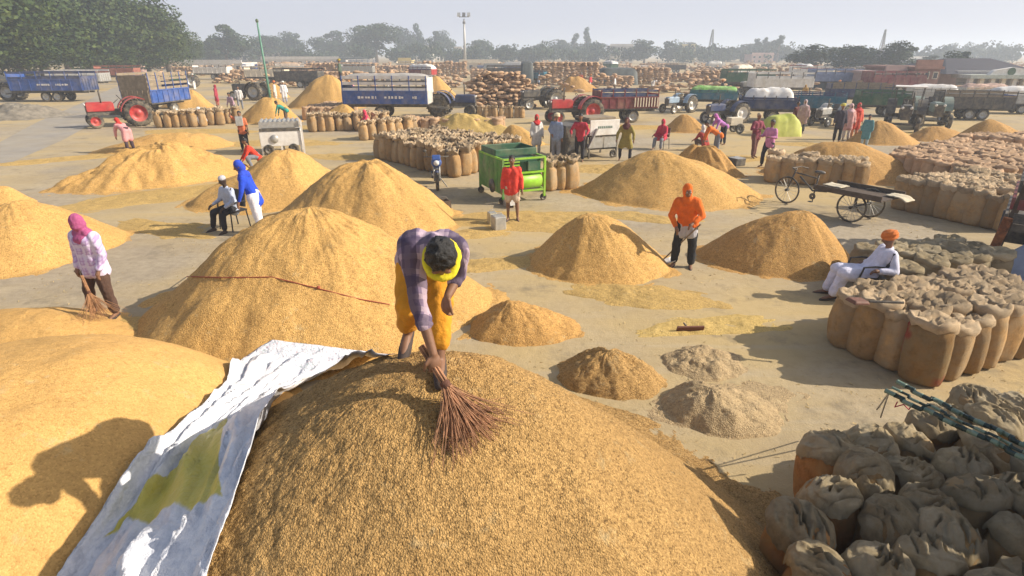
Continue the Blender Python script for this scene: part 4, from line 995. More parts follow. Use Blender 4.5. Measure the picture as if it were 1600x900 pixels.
def tin(label, p, m, r_=.13, h=.34, ry=0, cat='tin'):
    o = thing('oil_tin', label, cat, p); o.rotation_euler = (0, R(ry), .4)
    mb = MB(); mb.box((0, 0, h / 2), (r_ * 2, r_ * 2, h)); bod = mb.build('tin_body', m, o); bod.modifiers.new('b', 'BEVEL').width = .02
    mb = MB(); mb.box((0, 0, h + .004), (r_ * 1.85, r_ * 1.85, .012)); mb.build('tin_rim', STEEL, o)
    mb = MB(); mb.tube([(-r_ * .7, 0, h), (-r_ * .5, 0, h + .07), (r_ * .5, 0, h + .07), (r_ * .7, 0, h)], .008, 6); mb.build('handle', STEEL, o); return o
tin('dull grey tin on the orange shirted carrier\'s shoulder', tinp + V3((0, 0, -.12)), STEEL, .15, .38)
g = at(206, 240)
person('stooping worker in red scarf and pink printed dress on the flat golden heap', g, 62, pose(1.6, 62, 0, (0, 0), ((.1, .15, -1), (-.1, .05, -1)), ((0, -.2, -1), (0, -.1, -1)), ((.1, .3, -1), (-.1, .4, -1)), ((0, .1, -1), (0, .2, -1))),
       ('kurta', cloth((.62, .28, .28)), .45), ('trousers', cloth((.05, .03, .04))), ('scarf', cloth((.52, .03, .02))), .03)
g = at(800, 346)
person('boy in red shirt and shorts standing before the green machine', g, 178, pose(1.58, 2, 0, (4, 10), ((.04, .02, -1), (-.10, .1, -1)), ((0, -.04, -1), (-.05, -.06, -1))), ('shirt', cloth((.66, .05, .03)), 'long', .16, 1.1), ('shorts', cloth((.55, .42, .30))), ('hair', HAIR), .02, shoes=SOLE, face=True)
g = at(1066, 417)
person('worker in orange hood and shirt with black trousers leaning on a shovel', g, 158, pose(1.70, 14, 4, (16, 20), ((.16, .05, -1), (-.12, -.02, -1)), ((.06, -.1, -1), (-.02, -.08, -1)), ((.35, .3, -1), (-.45, .35, -.8)), ((-.5, .5, -.75), (.5, .6, -.4))),
       ('shirt', cloth((.72, .14, .01)), 'long', .02, 1.12), ('trousers', cloth((.018, .02, .022)), 1.1), ('hood', cloth((.72, .14, .01))), .018, shoes=SOLE, face=True, waist=cloth((.42, .41, .43)))
so = thing('shovel', 'long handled shovel with a white blade in the orange hooded worker\'s hands', 'shovel', P(1034, 411, .0))
hp = PT(1095, 350, g.y - .3) - so.location; mb = MB(); mb.tube([(.02, .02, .06), tuple(hp)], .016, 8); mb.build('handle', WOOD, so)
mb = MB(); n = 7
for i in range(n):
    for j in range(n): mb.v.append(((i / 6 - .5) * .42, (j / 6 - .5) * .38 - .05, .035 + .05 * ((i - 3) / 3) ** 2 + .05 * (j < 1)))
mb.f = [(i * n + j, (i + 1) * n + j, (i + 1) * n + j + 1, i * n + j + 1) for i in range(6) for j in range(6)]
b = mb.build('blade', WHITE, so, True); b.modifiers.new('t', 'SOLIDIFY').thickness = .008
# man reclining in a chair
g = P(1345, 466, 0)
rec = pose(1.72, -32, 0, (34, 0), ((.15, 1, .02), (-.12, 1, .06)), ((.05, .28, -1), (0, .34, -1)), ((.32, -.25, -.8), (-.32, -.15, -.9)), ((.1, .9, -.2), (-.1, .9, .05)))
person('man in white kurta and orange turban leaning back in a chair beside the packed sacks', g, 84, rec, ('kurta', cloth((.62, .62, .74)), .5), ('trousers', cloth((.60, .60, .74)), 1.3), ('turban', cloth((.62, .17, .03))), .018, shoes=SOLE, face=True)
chair('black armchair under the reclining man in white', g + V3((-.02, 0, 0)), 84, mat('black tube steel', (.02, .018, .018), .5), .5)
# mid distance and far people
def far(label, px, py, yaw, top, low, hd, H=1.66, vox=.035, **kw): return person(label, at(px, py), yaw, pose(H, **kw), top, low, hd, vox)
blk = ('trousers', cloth((.022, .022, .028))); brn = ('trousers', cloth((.11, .07, .045))); gry = ('trousers', cloth((.2, .21, .24)))
bend = dict(lean=58, thigh=((.1, .12, -1), (-.1, .0, -1)), shin=((0, -.15, -1), (0, -.1, -1)), ua=((.1, .4, -1), (-.1, .4, -1)), fa=((0, .2, -1), (0, .3, -1)))
squat = dict(lean=26, thigh=((.3, .9, .25), (-.3, .9, .25)), shin=((.05, -.35, -1), (-.05, -.35, -1)), ua=((.25, .6, -1), (-.25, .6, -1)), fa=((0, .8, -.4), (0, .8, -.4)))
sitp = dict(lean=10, thigh=((.2, .95, -.1), (-.2, .95, -.1)), shin=((.05, .1, -1), (-.05, .1, -1)), ua=((.25, .3, -1), (-.25, .3, -1)), fa=((0, .9, -.3), (0, .9, -.3)))
far('man in slate blue shirt and grey trousers, left of the black and white machine', 868, 251, 150, ('shirt', cloth((.22, .27, .38)), 'long', .1), gry, ('turban', cloth((.62, .52, .34))), 1.78, ua=((.5, -.1, -.9), (-.25, 0, -1)), fa=((-.6, .4, -.5), (-.1, .2, -1)))
far('man in crimson shirt and black trousers tending the black and white machine', 905, 252, 165, ('shirt', cloth((.42, .03, .05)), 'long', .1), blk, ('hair', HAIR), 1.8, lean=8, ua=((.5, .3, -.8), (-.5, .3, -.8)), fa=((-.2, .8, -.5), (.2, .8, -.5)))
far('person in red headscarf and white clothes behind the green machine', 838, 243, 195, ('kurta', cloth((.60, .58, .54)), .45), ('trousers', cloth((.5, .48, .42))), ('scarf', cloth((.52, .03, .03))), 1.62)
far('person in olive clothes and dark headscarf wading in grain by the machine', 976, 251, 160, ('kurta', cloth((.26, .21, .05)), .4), blk, ('scarf', cloth((.10, .03, .03))), 1.66, lean=14, thigh=((.3, .2, -1), (-.25, -.05, -1)), ua=((.5, .2, -.9), (-.5, .2, -.9)))
far('person in crimson veil sitting behind the middle distance heap', 1034, 233, 135, ('kurta', cloth((.46, .03, .06)), .3), gry, ('hood', cloth((.50, .03, .06))), 1.64, **sitp)
chair('low black stool chair under the crimson veiled person', at(1034, 233), 135, DARK, .42)
far('stooping worker in dark red with a pale headcloth among the crouching group', 1100, 236, 20, ('shirt', cloth((.36, .04, .03))), brn, ('scarf', cloth((.55, .5, .48))), 1.62, **squat)
far('stooping worker in orange shirt with back turned among the crouching group', 1118, 244, 80, ('shirt', cloth((.70, .17, .02)), 'long', .12), gry, ('hair', HAIR), 1.66, **bend)
far('stooping worker in violet cloth at the back of the crouching group', 1128, 226, 100, ('shirt', cloth((.42, .16, .44))), blk, ('scarf', cloth((.48, .14, .40))), 1.62, **bend)
far('man in maroon shirt and brown trousers walking beside the amber heap', 1176, 248, 200, ('shirt', cloth((.20, .035, .06)), 'long', .14), ('trousers', cloth((.15, .07, .06))), ('cap', cloth((.42, .34, .24))), 1.72, thigh=((.05, .18, -1), (-.05, -.18, -1)), ua=((.5, .1, -.9), (-.5, .1, -.9)), fa=((-.5, .7, .1), (.5, .7, .1)))
far('man in pink shirt and black trousers striding beside the amber heap', 1196, 262, 120, ('shirt', cloth((.52, .20, .36)), 'long', .1), blk, ('hair', HAIR), 1.70, thigh=((.05, .3, -1), (-.05, -.3, -1)), ua=((.4, .2, -.9), (-.4, .2, -.9)), fa=((-.3, .8, .1), (.3, .8, .1)))
far('dark clothed man with a yellow turban, left of three standing together', 1306, 222, 170, ('shirt', cloth((.05, .04, .055)), 'long', .2), blk, ('turban', cloth((.55, .48, .10))), 1.74)
far('person in pale pink and red, middle of three standing together', 1320, 219, 175, ('kurta', cloth((.64, .34, .30)), .4), ('trousers', cloth((.6, .5, .44))), ('scarf', cloth((.66, .42, .42))), 1.68)
far('person in vermilion clothes, right of three standing together', 1332, 218, 185, ('kurta', cloth((.56, .08, .04)), .45), ('trousers', cloth((.56, .25, .12))), ('scarf', cloth((.5, .05, .04))), 1.66)
far('person in teal dress and pale shawl before the small amber heap', 1349, 229, 140, ('kurta', cloth((.10, .24, .25)), .5), ('trousers', cloth((.4, .46, .44))), ('hair', HAIR), 1.4)
far('grey shawled person beside the yellow green covered load', 1250, 208, 160, ('kurta', cloth((.34, .22, .22)), .4), ('trousers', cloth((.05, .05, .055))), ('hood', cloth((.45, .34, .34))), 1.68)
far('dark clothed person half hidden by the grey shawled one', 1240, 206, 200, ('shirt', cloth((.12, .03, .03))), blk, ('hair', HAIR), 1.55)
far('person in bright pink cloth crouching on the sacks before the blue trailer', 579, 205, 120, ('kurta', cloth((.62, .04, .10)), .4), blk, ('scarf', cloth((.58, .04, .08))), 1.7, **squat)
far('man in dark green standing at the tail of the blue and white trailer', 537, 166, 90, ('shirt', cloth((.08, .11, .08)), 'long', .12), blk, ('turban', cloth((.45, .35, .06))), 1.72)
far('white clothed person squatting beside the far sack rows at the left', 322, 197, 120, ('kurta', cloth(WHT), .4), ('wrap', cloth((.66, .66, .68))), ('turban', cloth((.68, .68, .66))), 1.6, **squat)
far('person in deep red dress walking in the left distance', 341, 166, 100, ('kurta', cloth((.33, .035, .06)), .5), ('trousers', cloth((.40, .14, .10))), ('scarf', cloth((.3, .03, .05))), 1.62, thigh=((.05, .25, -1), (-.05, -.2, -1)))
far('man in white shirt and dark trousers carrying goods in the left distance', 377, 172, 190, ('shirt', cloth((.62, .6, .58))), gry, ('hair', HAIR), 1.70, thigh=((.05, .15, -1), (-.05, -.2, -1)))
far('woman in mauve top beside the man carrying goods in the left distance', 367, 184, 160, ('shirt', cloth((.42, .27, .33))), ('trousers', cloth((.13, .15, .11))), ('hair', HAIR), 1.6, lean=20)
far('person in white with an orange headcloth near the leaning green pole', 432, 160, 100, ('kurta', cloth((.64, .55, .48)), .45), ('trousers', cloth((.62, .58, .54))), ('turban', cloth((.6, .18, .05))), 1.74)
far('person all in white right of the orange headclothed one', 446, 161, 200, ('kurta', cloth((.70, .69, .70)), .5), ('trousers', cloth((.3, .33, .45))), ('turban', cloth((.66, .64, .6))), 1.74)
far('man in black vest and white trousers near the far left vehicles', 305, 141, 90, ('shirt', cloth((.04, .04, .04))), ('trousers', cloth((.68, .66, .62)), 1.2), ('turban', cloth((.66, .64, .6))), 1.75)
far('person in teal shirt bending behind the white machine', 449, 195, 90, ('shirt', cloth((.02, .25, .20)), 'long', .1), brn, ('hair', HAIR), 1.6, **bend)
far('worker in brick red perched on the far stack right of centre', 907, 136, 180, ('shirt', cloth((.42, .09, .04))), brn, ('hair', HAIR), 1.7)
GC = 'distant workers scattered at the back of the yard'
ORDC = ['first', 'second', 'third', 'fourth', 'fifth', 'sixth', 'seventh', 'eighth', 'ninth', 'tenth', 'eleventh', 'twelfth', 'thirteenth', 'fourteenth', 'fifteenth', 'sixteenth', 'seventeenth', 'eighteenth']
CL = [('white', (.66, .64, .62)), ('red', (.45, .04, .04)), ('pale blue', (.35, .42, .55)), ('ochre', (.45, .28, .08)), ('dark', (.04, .04, .05)), ('pink', (.55, .25, .32))]
for k in range(18):
    nm_, c_ = CL[(k * 5 + k // 3) % 6]; y_ = random.uniform(48, 84); u_ = -.36 + (k + random.uniform(.2, .8)) / 18 * 1.15; lo_ = cloth(random.choice([(.04, .04, .05), (.5, .48, .45), (.16, .12, .09)]))
    person('distant worker in %s top, %s from the left among those at the back' % (nm_, ORDC[k]), V3((u_ * y_ * .93, y_, 0)), random.uniform(60, 300), pose(1.68, **(bend if k % 4 == 1 else squat if k % 7 == 3 else dict(lean=4, thigh=((.05, .15, -1), (-.05, -.15, -1))))), ('kurta' if k % 3 == 0 else 'shirt', cloth(c_)), ('trousers', lo_), random.choice([('hair', HAIR), ('turban', cloth((.5, .2, .05))), ('turban', cloth((.6, .58, .52))), ('scarf', cloth(c_))]), .05, group=GC)
finish_fuse()
# ------------------------------------------------------------------ vehicles and machines
def wheel(parent, name, x, y, r_, w_, rim, lugs=False, spoke=False):
    mb = MB(); i = r_ * .62
    mb.lathe([(i, -w_ * .42), (r_ * .90, -w_ * .5), (r_, -w_ * .28), (r_, w_ * .28), (r_ * .90, w_ * .5), (i, w_ * .42)], 24, (0, 0, 0), 'Y')
    if lugs:
        for k in range(20):
            a = 2 * math.pi * k / 20
            for sg in (-1, 1): mb.box((r_ * math.cos(a + sg * .07), sg * w_ * .22, r_ * math.sin(a + sg * .07)), (.05, w_ * .42, .07), (0, -a, sg * .5))
    wv = mb.build(name, TYRE, parent, True, (x, y, r_))
    mb = MB(); mb.lathe([(0, w_ * .16), (i * .28, w_ * .18), (i * .36, w_ * .06), (i * .8, w_ * .04), (i * .92, w_ * .36), (i * 1.03, w_ * .43)], 20, axis='Y')
    mb.lathe([(0, -w_ * .16), (i * .28, -w_ * .18), (i * .36, -w_ * .06), (i * .8, -w_ * .04), (i * .92, -w_ * .36), (i * 1.03, -w_ * .43)], 20, axis='Y')
    mb.build('rim', rim, wv, True); return wv
def bev(o, w_=.02):
    b = o.modifiers.new('b', 'BEVEL'); b.width = w_; b.segments = 2; b.limit_method = 'ANGLE'; return o
GT = 'tractors parked about the yard'
def tractor(label, loc, yaw, paint, rim=STEEL, canopy=None, s=1.0):
    o = thing('tractor', label, 'tractor', loc, yaw, GT); o.scale = (s, s, s)
    mb = MB(); mb.box((.85, 0, 1.12), (1.35, .56, .46)); mb.box((.85, 0, 1.37), (1.25, .40, .06)); bev(mb.build('bonnet', paint, o), .07)
    mb = MB(); mb.box((1.535, 0, 1.08), (.03, .46, .42)); 
    for k in range(5): mb.box((1.555, 0, .93 + k * .075), (.02, .42, .02))
    mb.build('grille', DARK, o)
    for e in (-1, 1):
        mb = MB(); mb.lathe([(0, .035), (.055, .03), (.07, 0), (.06, -.04)], 12, (1.57, e * .2, 1.28), 'X'); mb.build('headlight', WHITE, o, True)
        mb = MB(); pts = []
        for k in range(9):
            a = math.pi * (.05 + .62 * k / 8); pts.append((-.9 + .86 * math.cos(a), .86 * math.sin(a) + .74))
        for (x0, z0), (x1, z1) in zip(pts, pts[1:]): mb.beam((x0, e * .72, z0), (x1, e * .72, z1), .46, .03)
        mb.build('mudguard', paint, o)
    mb = MB(); mb.box((.55, 0, .82), (2.0, .42, .34)); mb.box((-.75, 0, .80), (.8, .6, .5)); mb.beam((1.25, -.6, .42), (1.25, .6, .42), .1); mb.beam((-.9, -.6, .72), (-.9, .6, .72), .2); bev(mb.build('engine_block', DARK, o), .03)
    mb = MB(); mb.tube([(.75, .2, 1.35), (.75, .2, 2.0), (.70, .2, 2.08)], [.04, .045, .03], 10); mb.build('exhaust_pipe', DARK, o, True)
    mb = MB(); mb.box((-.75, 0, 1.22), (.45, .46, .09)); mb.box((-.98, 0, 1.42), (.08, .46, .36), (0, -.2, 0)); bev(mb.build('seat', DARK, o), .03)
    mb = MB(); mb.tube([(.15, 0, 1.3), (-.2, 0, 1.58)], .02, 6); mb.tube([(-.2 + .12 * math.cos(a), .2 * math.sin(a), 1.58 + .17 * math.cos(a)) for a in np.linspace(0, 6.283, 15)], .016, 6, False); mb.build('steering_wheel', DARK, o, True)
    for e in (-1, 1):
        wheel(o, 'rear_wheel', -.9, e * .74, .74, .40, rim, True); wheel(o, 'front_wheel', 1.25, e * .66, .40, .2, rim)
    if canopy:
        mb = MB(); mb.box((-.6, 0, 2.28), (1.5, 1.5, .06)); bev(mb.build('canopy', canopy, o), .03)
        for x in (-1.2, 0): 
            for e in (-1, 1): mb = MB(); mb.beam((x, e * .6, 1.3), (x, e * .65, 2.26), .04); mb.build('canopy_post', DARK, o)
    return o
GV = 'farm trailers parked about the yard'
def trailer(label, loc, yaw, paint, L=5.4, W=2.1, lower=.62, upper=.75, umat=None, wheels=1, tail=None, front=None, marks=0, slats=4, s=1.0, cover=None, wrim=STEEL):
    o = thing('farm_trailer', label, 'trailer', loc, yaw, GV); o.scale = (s, s, s); b = .92; hl, hw = L / 2, W / 2
    mb = MB(); mb.box((0, 0, b), (L, W, .08)); mb.beam((-hl, -.4, b - .12), (hl, -.4, b - .12), .1, .16); mb.beam((-hl, .4, b - .12), (hl, .4, b - .12), .1, .16)
    mb.beam((hl - .05, .4, b - .14), (hl + 1.25, 0, .62), .08, .1); mb.beam((hl - .05, -.4, b - .14), (hl + 1.25, 0, .62), .08, .1); mb.build('chassis', DARK, o)
    umat = umat or paint
    for e in (-1, 1):
        mb = MB(); mb.box((0, e * hw, b + .04 + lower / 2), (L, .05, lower))
        for k in range(8): mb.box((-hl + .1 + (L - .2) * k / 7, e * (hw + .04), b + .04 + lower / 2), (.06, .04, lower))
        mb.box((0, e * (hw + .035), b + lower + .01), (L, .06, .07)); sp = mb.build('side_panel', paint, o)
        if marks and e == -1:
            pass
        if marks:
            mb = MB(); x = -L * .30
            for k in range(marks):
                w_ = random.uniform(.06, .16); mb.box((x, e * (hw + .066), b + lower * .55), (w_, .012, random.uniform(.10, .17))); x += w_ + random.uniform(.03, .12) + (.5 if k % 6 == 5 else 0)
            mb.build('painted_lettering', WHITE, sp)['kind'] = 'stuff'
        if upper > 0:
            for k in range(slats):
                mb = MB(); z = b + lower + .12 + (upper - .12) * k / max(1, slats - 1) ; mb.box((0, e * hw, z), (L, .035, upper / slats * .62)); mb.build('slat', umat, o)
            for k in range(6): mb = MB(); mb.box((-hl + .04 + (L - .08) * k / 5, e * (hw + .035), b + lower + upper / 2 + .05), (.06, .04, upper + .1)); mb.build('post', paint if umat is not paint else DARK, o)
    for x, m_, nm in ((hl, front or paint, 'headboard'), (-hl, tail or paint, 'tailgate')):
        mb = MB(); mb.box((x, 0, b + .04 + (lower + upper * (.9 if x > 0 else .4)) / 2), (.05, W - .06, lower + upper * (.9 if x > 0 else .4)))
        for k in range(6): mb.box((x + math.copysign(.04, x), -hw + .12 + (W - .24) * k / 5, b + .04 + lower / 2), (.04, .06, lower))
        g = mb.build(nm, m_, o)
    for k in range(wheels):
        x = -.35 + (k - (wheels - 1) / 2) * 1.0 if wheels == 1 else -.6 + k * .95
        for e in (-1, 1): wheel(o, 'wheel', x, e * (hw - .22), .44, .24, wrim)
        mb = MB(); mb.beam((x, -hw + .2, .44), (x, hw - .2, .44), .09); mb.beam((x, -.4, .44), (x, -.4, .78), .1); mb.beam((x, .4, .44), (x, .4, .78), .1); mb.build('axle', DARK, o)
    return o
def load(label, t, m, L, W, h, z, name='covered_load', cat='load', seed=1, lump=.25):
    n, k = 26, 14; x = np.linspace(-1, 1, n)[:, None] * np.ones((1, k)); y = np.linspace(-1, 1, k)[None, :] * np.ones((n, 1))
    e = (1 - np.abs(x) ** 5) * (1 - np.abs(y) ** 4); zz = z + h * (np.clip(e, 0, 1) ** .5) * (1 + lump * fbm(x * 2.6 + seed, y * 1.6 + x * 1.3, seed, 4))
    V = np.stack([x * L / 2 * (1 - .0 * e), y * W / 2, zz], -1).reshape(-1, 3); V[:, 2][(np.abs(x.ravel()) > .99) | (np.abs(y.ravel()) > .99)] = z - .1
    o = link(name, npmesh(name, V, gridfaces(n, k, False), m)); o.location = t.location; o.rotation_euler = t.rotation_euler; o.scale = t.scale
    tag(o, label, cat); return o
def ang(a, b): d = V3(b) - V3(a); return math.atan2(d.y, d.x)
# left: blue trailer with its tractor, the pale trailer behind
p = P(92, 158, 0); trailer('long blue trailer with white lettering standing under the trees at the left', p, R(183), BLUE, 6.2, 2.2, .95, .55, umat=NAVY, wheels=2, marks=12, slats=2, tail=NAVY)
p = P(8, 157, 0); tractor('dark tractor with a pale wheel in the tree shade at the left edge', p, R(186), NAVY)
p = P(128, 140, 0); trailer('pale weathered trailer behind the long blue one', p, R(182), STEEL, 6.0, 2.2, .7, .5, umat=WHITE, slats=2)
a, b = P(222, 195, 0), P(158, 199, 0); yw = ang(a, b)
tc = (a + b) / 2; tractor('red tractor with red wheels hauling a blue trailer at the left', tc, yw, RED, RED)
tr = P(252, 181, 0); yw2 = ang(tr, a) ; trailer('blue trailer with grey slatted sides behind the red tractor', tr + V3((-.2, .4, 0)), yw2 - R(24), BLUE, 4.2, 2.0, .8, 1.0, umat=WOOD, slats=4, front=WOOD)
# centre: blue and white trailer
p = P(610, 184, 0); t = trailer('blue and white high sided trailer with painted lettering in the centre distance', p, R(-3), BLUE, 5.5, 2.1, .8, .85, umat=WHITE, marks=14, slats=3, front=WHITE)
load('grey tarpaulin covering the load of the blue and white trailer', t, mat('grey tarpaulin', (.36, .34, .31), .8, .2, 3, .4), 5.3, 1.95, .22, 2.56)
p = P(709, 181, 0); tractor('dark blue tractor coupled to the blue and white trailer', p, R(-6), NAVY, DARK)
# red pair
p = P(896, 192, 0); tractor('red tractor with pink rimmed wheels coupled to the maroon trailer', p, R(196), RED, RED)
p = P(974, 190, 0); t = trailer('maroon trailer with red and white striped side right of the red tractor', p, R(190), MAROON, 4.1, 1.9, .75, .42, umat=NAVY, slats=2, tail=RED, s=.9)
mb = MB()
for k in range(9): mb.box((-1.95 + .2 * k, 1.05, 1.36), (.07, .03, .6))
mb.build('white_stripe', CREAM, t)
# right side vehicles
p = P(1112, 172, 0); t = trailer('blue trailer heaped under a bright green net cover', p, R(160), TEAL, 3.9, 1.9, .65, .12, slats=1, s=.85)
load('bright green net cover over the heaped blue trailer', t, mat('green net', (.16, .36, .07), .8, .6, 3.5, .6, dust=.6, dustcol=(.5, .6, .3)), 4.0, 2.0, .42, 1.62, seed=5, lump=.5)
p = P(1130, 192, 0); tractor('navy tractor with a big pale wheel before the green covered trailer', p, R(200), NAVY, WHITE, s=.82)
p = P(1058, 176, 0); tractor('pale blue tractor left of the green covered trailer', p, R(215), mat('pale blue paint', (.26, .36, .46), .5, .2, 3, dust=.3), STEEL, s=.8)
p = P(1195, 190, 0); t = trailer('dark low trailer with a tall white cover behind the yellow green load', p, R(164), NAVY, 3.7, 1.9, .6, .2, slats=1, tail=MAROON, s=.88)
load('tall crumpled white cover on the dark low trailer', t, WHITE, 3.2, 1.9, .75, 1.5, seed=9, lump=.35)
p = P(1268, 188, 0); trailer('teal blue trailer behind the grey shawled person', p, R(160), TEAL, 3.8, 1.9, .8, .25, umat=NAVY, slats=2, s=.85)
p = P(1292, 196, 0); tractor('grey tractor between the teal trailer and three standing people', p, R(215), STEEL, STEEL, s=.75)
p = P(1335, 168, 0); trailer('long navy trailer with a pale top rail behind the three standing people', p, R(165), NAVY, 5.0, 2.0, .7, .5, umat=WOOD, slats=3, s=.85)
p = P(1372, 181, 0); trailer('green and black trailer right of the three standing people', p, R(165), DGREEN, 3.8, 1.9, .7, .4, slats=2, s=.8)
p = P(1408, 203, 0); tractor('black tractor with a white canopy facing the lens at the right', p, R(238), DARK, WHITE, WHITE)
p = P(1452, 197, 0); tractor('grey green tractor right of the white canopied one', p, R(245), mat('grey green paint', (.16, .22, .19), .5, .2, 3, dust=.4), STEEL)
p = P(1512, 186, 0); trailer('long dark trailer with blue tail at the right', p, R(166), DARK, 5.0, 2.0, .8, .4, umat=WOOD, slats=2, tail=BLUE, wheels=2, s=.8)
p = P(1580, 177, 0); t = trailer('white topped trailer at the right edge before the grey roofed building', p, R(165), STEEL, 4.2, 2.0, .7, .4, umat=WHITE, slats=2, s=.75)
load('crumpled white sheet on the right edge trailer', t, WHITE, 4.1, 1.9, .4, 2.0, seed=14, lump=.5)
p = P(1450, 166, 0); t = trailer('pale covered trailer behind the black tractor', p, R(166), STEEL, 4.6, 2.0, .7, .4, umat=WHITE, slats=2, s=.7)
load('pale sheet over the trailer behind the black tractor', t, WHITE, 4.5, 1.9, .4, 2.0, seed=15, lump=.4)
p = P(1530, 163, 0); t = trailer('grey trailer with a rosy load before the grey roofed building', p, R(172), STEEL, 5.0, 2.1, .7, .3, umat=CREAM, slats=2, s=.7)
load('rosy and cream bundles on the grey trailer', t, mat('rosy bundles', (.5, .34, .26), .9, .5, 2.5), 4.8, 2.0, .4, 1.9, seed=16, lump=.6)
# left jumble beyond the heaps
far_v = [('tractor', 'dark green tractor beyond the tipped blue trailer at the left', 290, 137, 200, DGREEN), ('trailer', 'red brown trailer beneath the trees behind the red tractor', 188, 128, 185, mat('rust paint', (.30, .11, .07), .7, .3, 3)),
         ('trailer', 'long white trailer behind the walking person in deep red', 335, 124, 180, WHITE), ('tractor', 'small black tractor left of the orange headclothed person', 392, 156, 170, DARK), ('trailer', 'dark trailer in the left distance behind the golden heaps', 470, 137, 175, DARK),
         ('trailer', 'cream trailer far away beside the pole of lamps', 640, 112, 180, CREAM), ('tractor', 'blue tractor far away left of the long sack stack', 800, 134, 190, NAVY), ('trailer', 'dark trailer beyond the sack pile right of centre', 790, 128, 180, DARK), ('trailer', 'green trailer in the distance behind the green net cover', 1165, 141, 180, DGREEN),
         ('trailer', 'white trailer in the distance right of the brick red stack', 1215, 152, 178, WHITE), ('tractor', 'grey tractor in the distance above the white covered trailer', 1180, 150, 185, STEEL), ('trailer', 'blue grey trailer far behind the navy one', 1300, 140, 180, mat('blue grey paint', (.20, .24, .36), .6, .2, 3)), ('trailer', 'maroon trailer far behind the green and black one', 1390, 148, 182, MAROON), ('tractor', 'dark tractor behind the red and pink pair in the centre', 845, 170, 200, DARK),
         ('trailer', 'grey trailer far away at the left of the tall lamp pole', 560, 122, 180, STEEL), ('trailer', 'cream trailer with dark wheels behind the left sack rows', 420, 131, 180, CREAM)]
for kd, lb, px, py, yw, m in far_v:
    p = P(px, py, 0)
    tractor(lb, p, R(yw), m) if kd == 'tractor' else trailer(lb, p, R(yw), m, 5.5, 2.1, .8, .5, slats=2)
ORD19 = ORD + ['thirteenth', 'fourteenth', 'fifteenth', 'sixteenth', 'seventeenth', 'eighteenth', 'nineteenth']
# the crowd of vehicles at the very back of the yard: copies of the ones built above
src_t = [o for o in col.objects if o.parent is None and o.get('category') in ('trailer', 'tractor') and o.location.y > 25]
for k in range(34):
    y = random.uniform(78, 175); u = (k + random.random()) / 34 * 1.35 - .48; c = copy_tree(src_t[k % len(src_t)])
    c.location = (u * y * .93, y, 0); c.rotation_euler = (0, 0, R(random.choice((175, 185, 5, 200, 160, 100)) + random.uniform(-12, 12))); f = random.uniform(.85, 1.05); c.scale = (f, f, f)
    pm = [q.data.materials[0].name.split('.')[0] for q in c.children if q.name.startswith(('side_panel', 'bonnet'))][0].replace(' paint', '').replace('bare steel', 'grey').replace('dark grimy steel', 'dark')
    tens = ['', 'twenty', 'thirty']; n1 = k + 1; o_ = ORD19[n1 - 1] if n1 < 20 else (('twentieth', 'thirtieth')[n1 // 10 - 2] if n1 % 10 == 0 else tens[n1 // 10 - 1] + ' ' + ORD19[n1 % 10 - 1])
    c['label'] = 'small far off %s %s, %s from the left in the crowd behind' % (pm, c['category'], o_); c['group'] = 'vehicles crowding the back of the yard'
    if c['category'] == 'trailer' and k % 2 == 0: load('%s on the far trailer, %s from the left in the crowd behind' % (('pale sheet', 'tan sacks', 'grey sheet', 'cream bundles')[k // 2 % 4], o_), c, (WHITE, JUTE_F, STEEL, CREAM)[k // 2 % 4], 4.2, 1.8, .6, 1.9, seed=k + 40, lump=.5)
# yellow green covered load on the ground
p = P(1218, 211, 0)
class T_: pass
q = T_(); q.location = p; q.rotation_euler = (0, 0, .1); q.scale = (1, 1, 1)
load('yellow green cover stretched over a lump beside the grey shawled person', q, mat('yellow green sheet', (.42, .45, .06), .7, .3, 1.6, .4, dust=.4, dustcol=(.62, .60, .22)), 1.75, 1.4, 1.05, 0, 'covered_lump', 'cover', 21, .12)

# covered truck at the right edge: dark decorated body, red boards, slanting grey sheet
p = P(1541, 414, 0)
o = thing('parked_truck', 'dark truck body with red boards and a slanting grey sheet at the right edge', 'truck', (p.x, p.y, 0), R(-41))
mb = MB(); mb.b2(.1, 4.2, .1, 2.2, .72, .88); mb.b2(.1, 4.2, .3, .42, .45, .72); mb.b2(.1, 4.2, 1.8, 1.92, .45, .72); mb.build('chassis', DARK, o)
for k in range(5): mb = MB(); mb.beam((.08 + .02 * k, .12 + .5 * k, .3), (.30 + .02 * k, .12 + .5 * k, 2.55), .11); mb.build('stake', DWOOD, o)
for k in range(6): mb = MB(); mb.beam((.02 + .035 * k, .05, .62 + .33 * k), (.02 + .035 * k, 2.2, .62 + .33 * k), .05, .22); mb.build('board', (DWOOD, DARK, MAROON, DARK, DWOOD, MAROON)[k], o)
for k in range(6): mb = MB(); mb.beam((.16 + .02 * k, .06, 1.0 + .27 * k), (4.2, .06, 1.0 + .27 * k), .05, .2); mb.build('side_board', (DARK, MAROON, DWOOD, RED, DARK, MAROON)[k], o)
mb = MB(); mb.box((.06, -.02, .62), (.16, .10, .80), (0, R(6), 0)); bev(mb.build('rusty_flap', mat('rusty cloth', (.22, .075, .022), .9, .7, 9, .6), o))
for x in (.9, 3.2): wheel(o, 'wheel', x, .35, .45, .24, DARK)
n, k_ = 34, 22; V = []
for i in range(n):
    for j in range(k_):
        u, v = i / (n - 1), j / (k_ - 1); top = .35 + 1.9 * min(1, u * 2.2)
        V.append((.05 + 4.0 * u + .25 * v * (1 - u) , -.06 - 1.9 * (1 - v) * (.35 + .65 * min(1, u * 2)) + .05 * float(fbm(np.array(u * 7), np.array(v * 4), 4, 3)), .03 + top * v ** 1.2 + .10 * float(fbm(np.array(u * 8), np.array(v * 3), 6, 3)) * (1 - v) * v * 3))
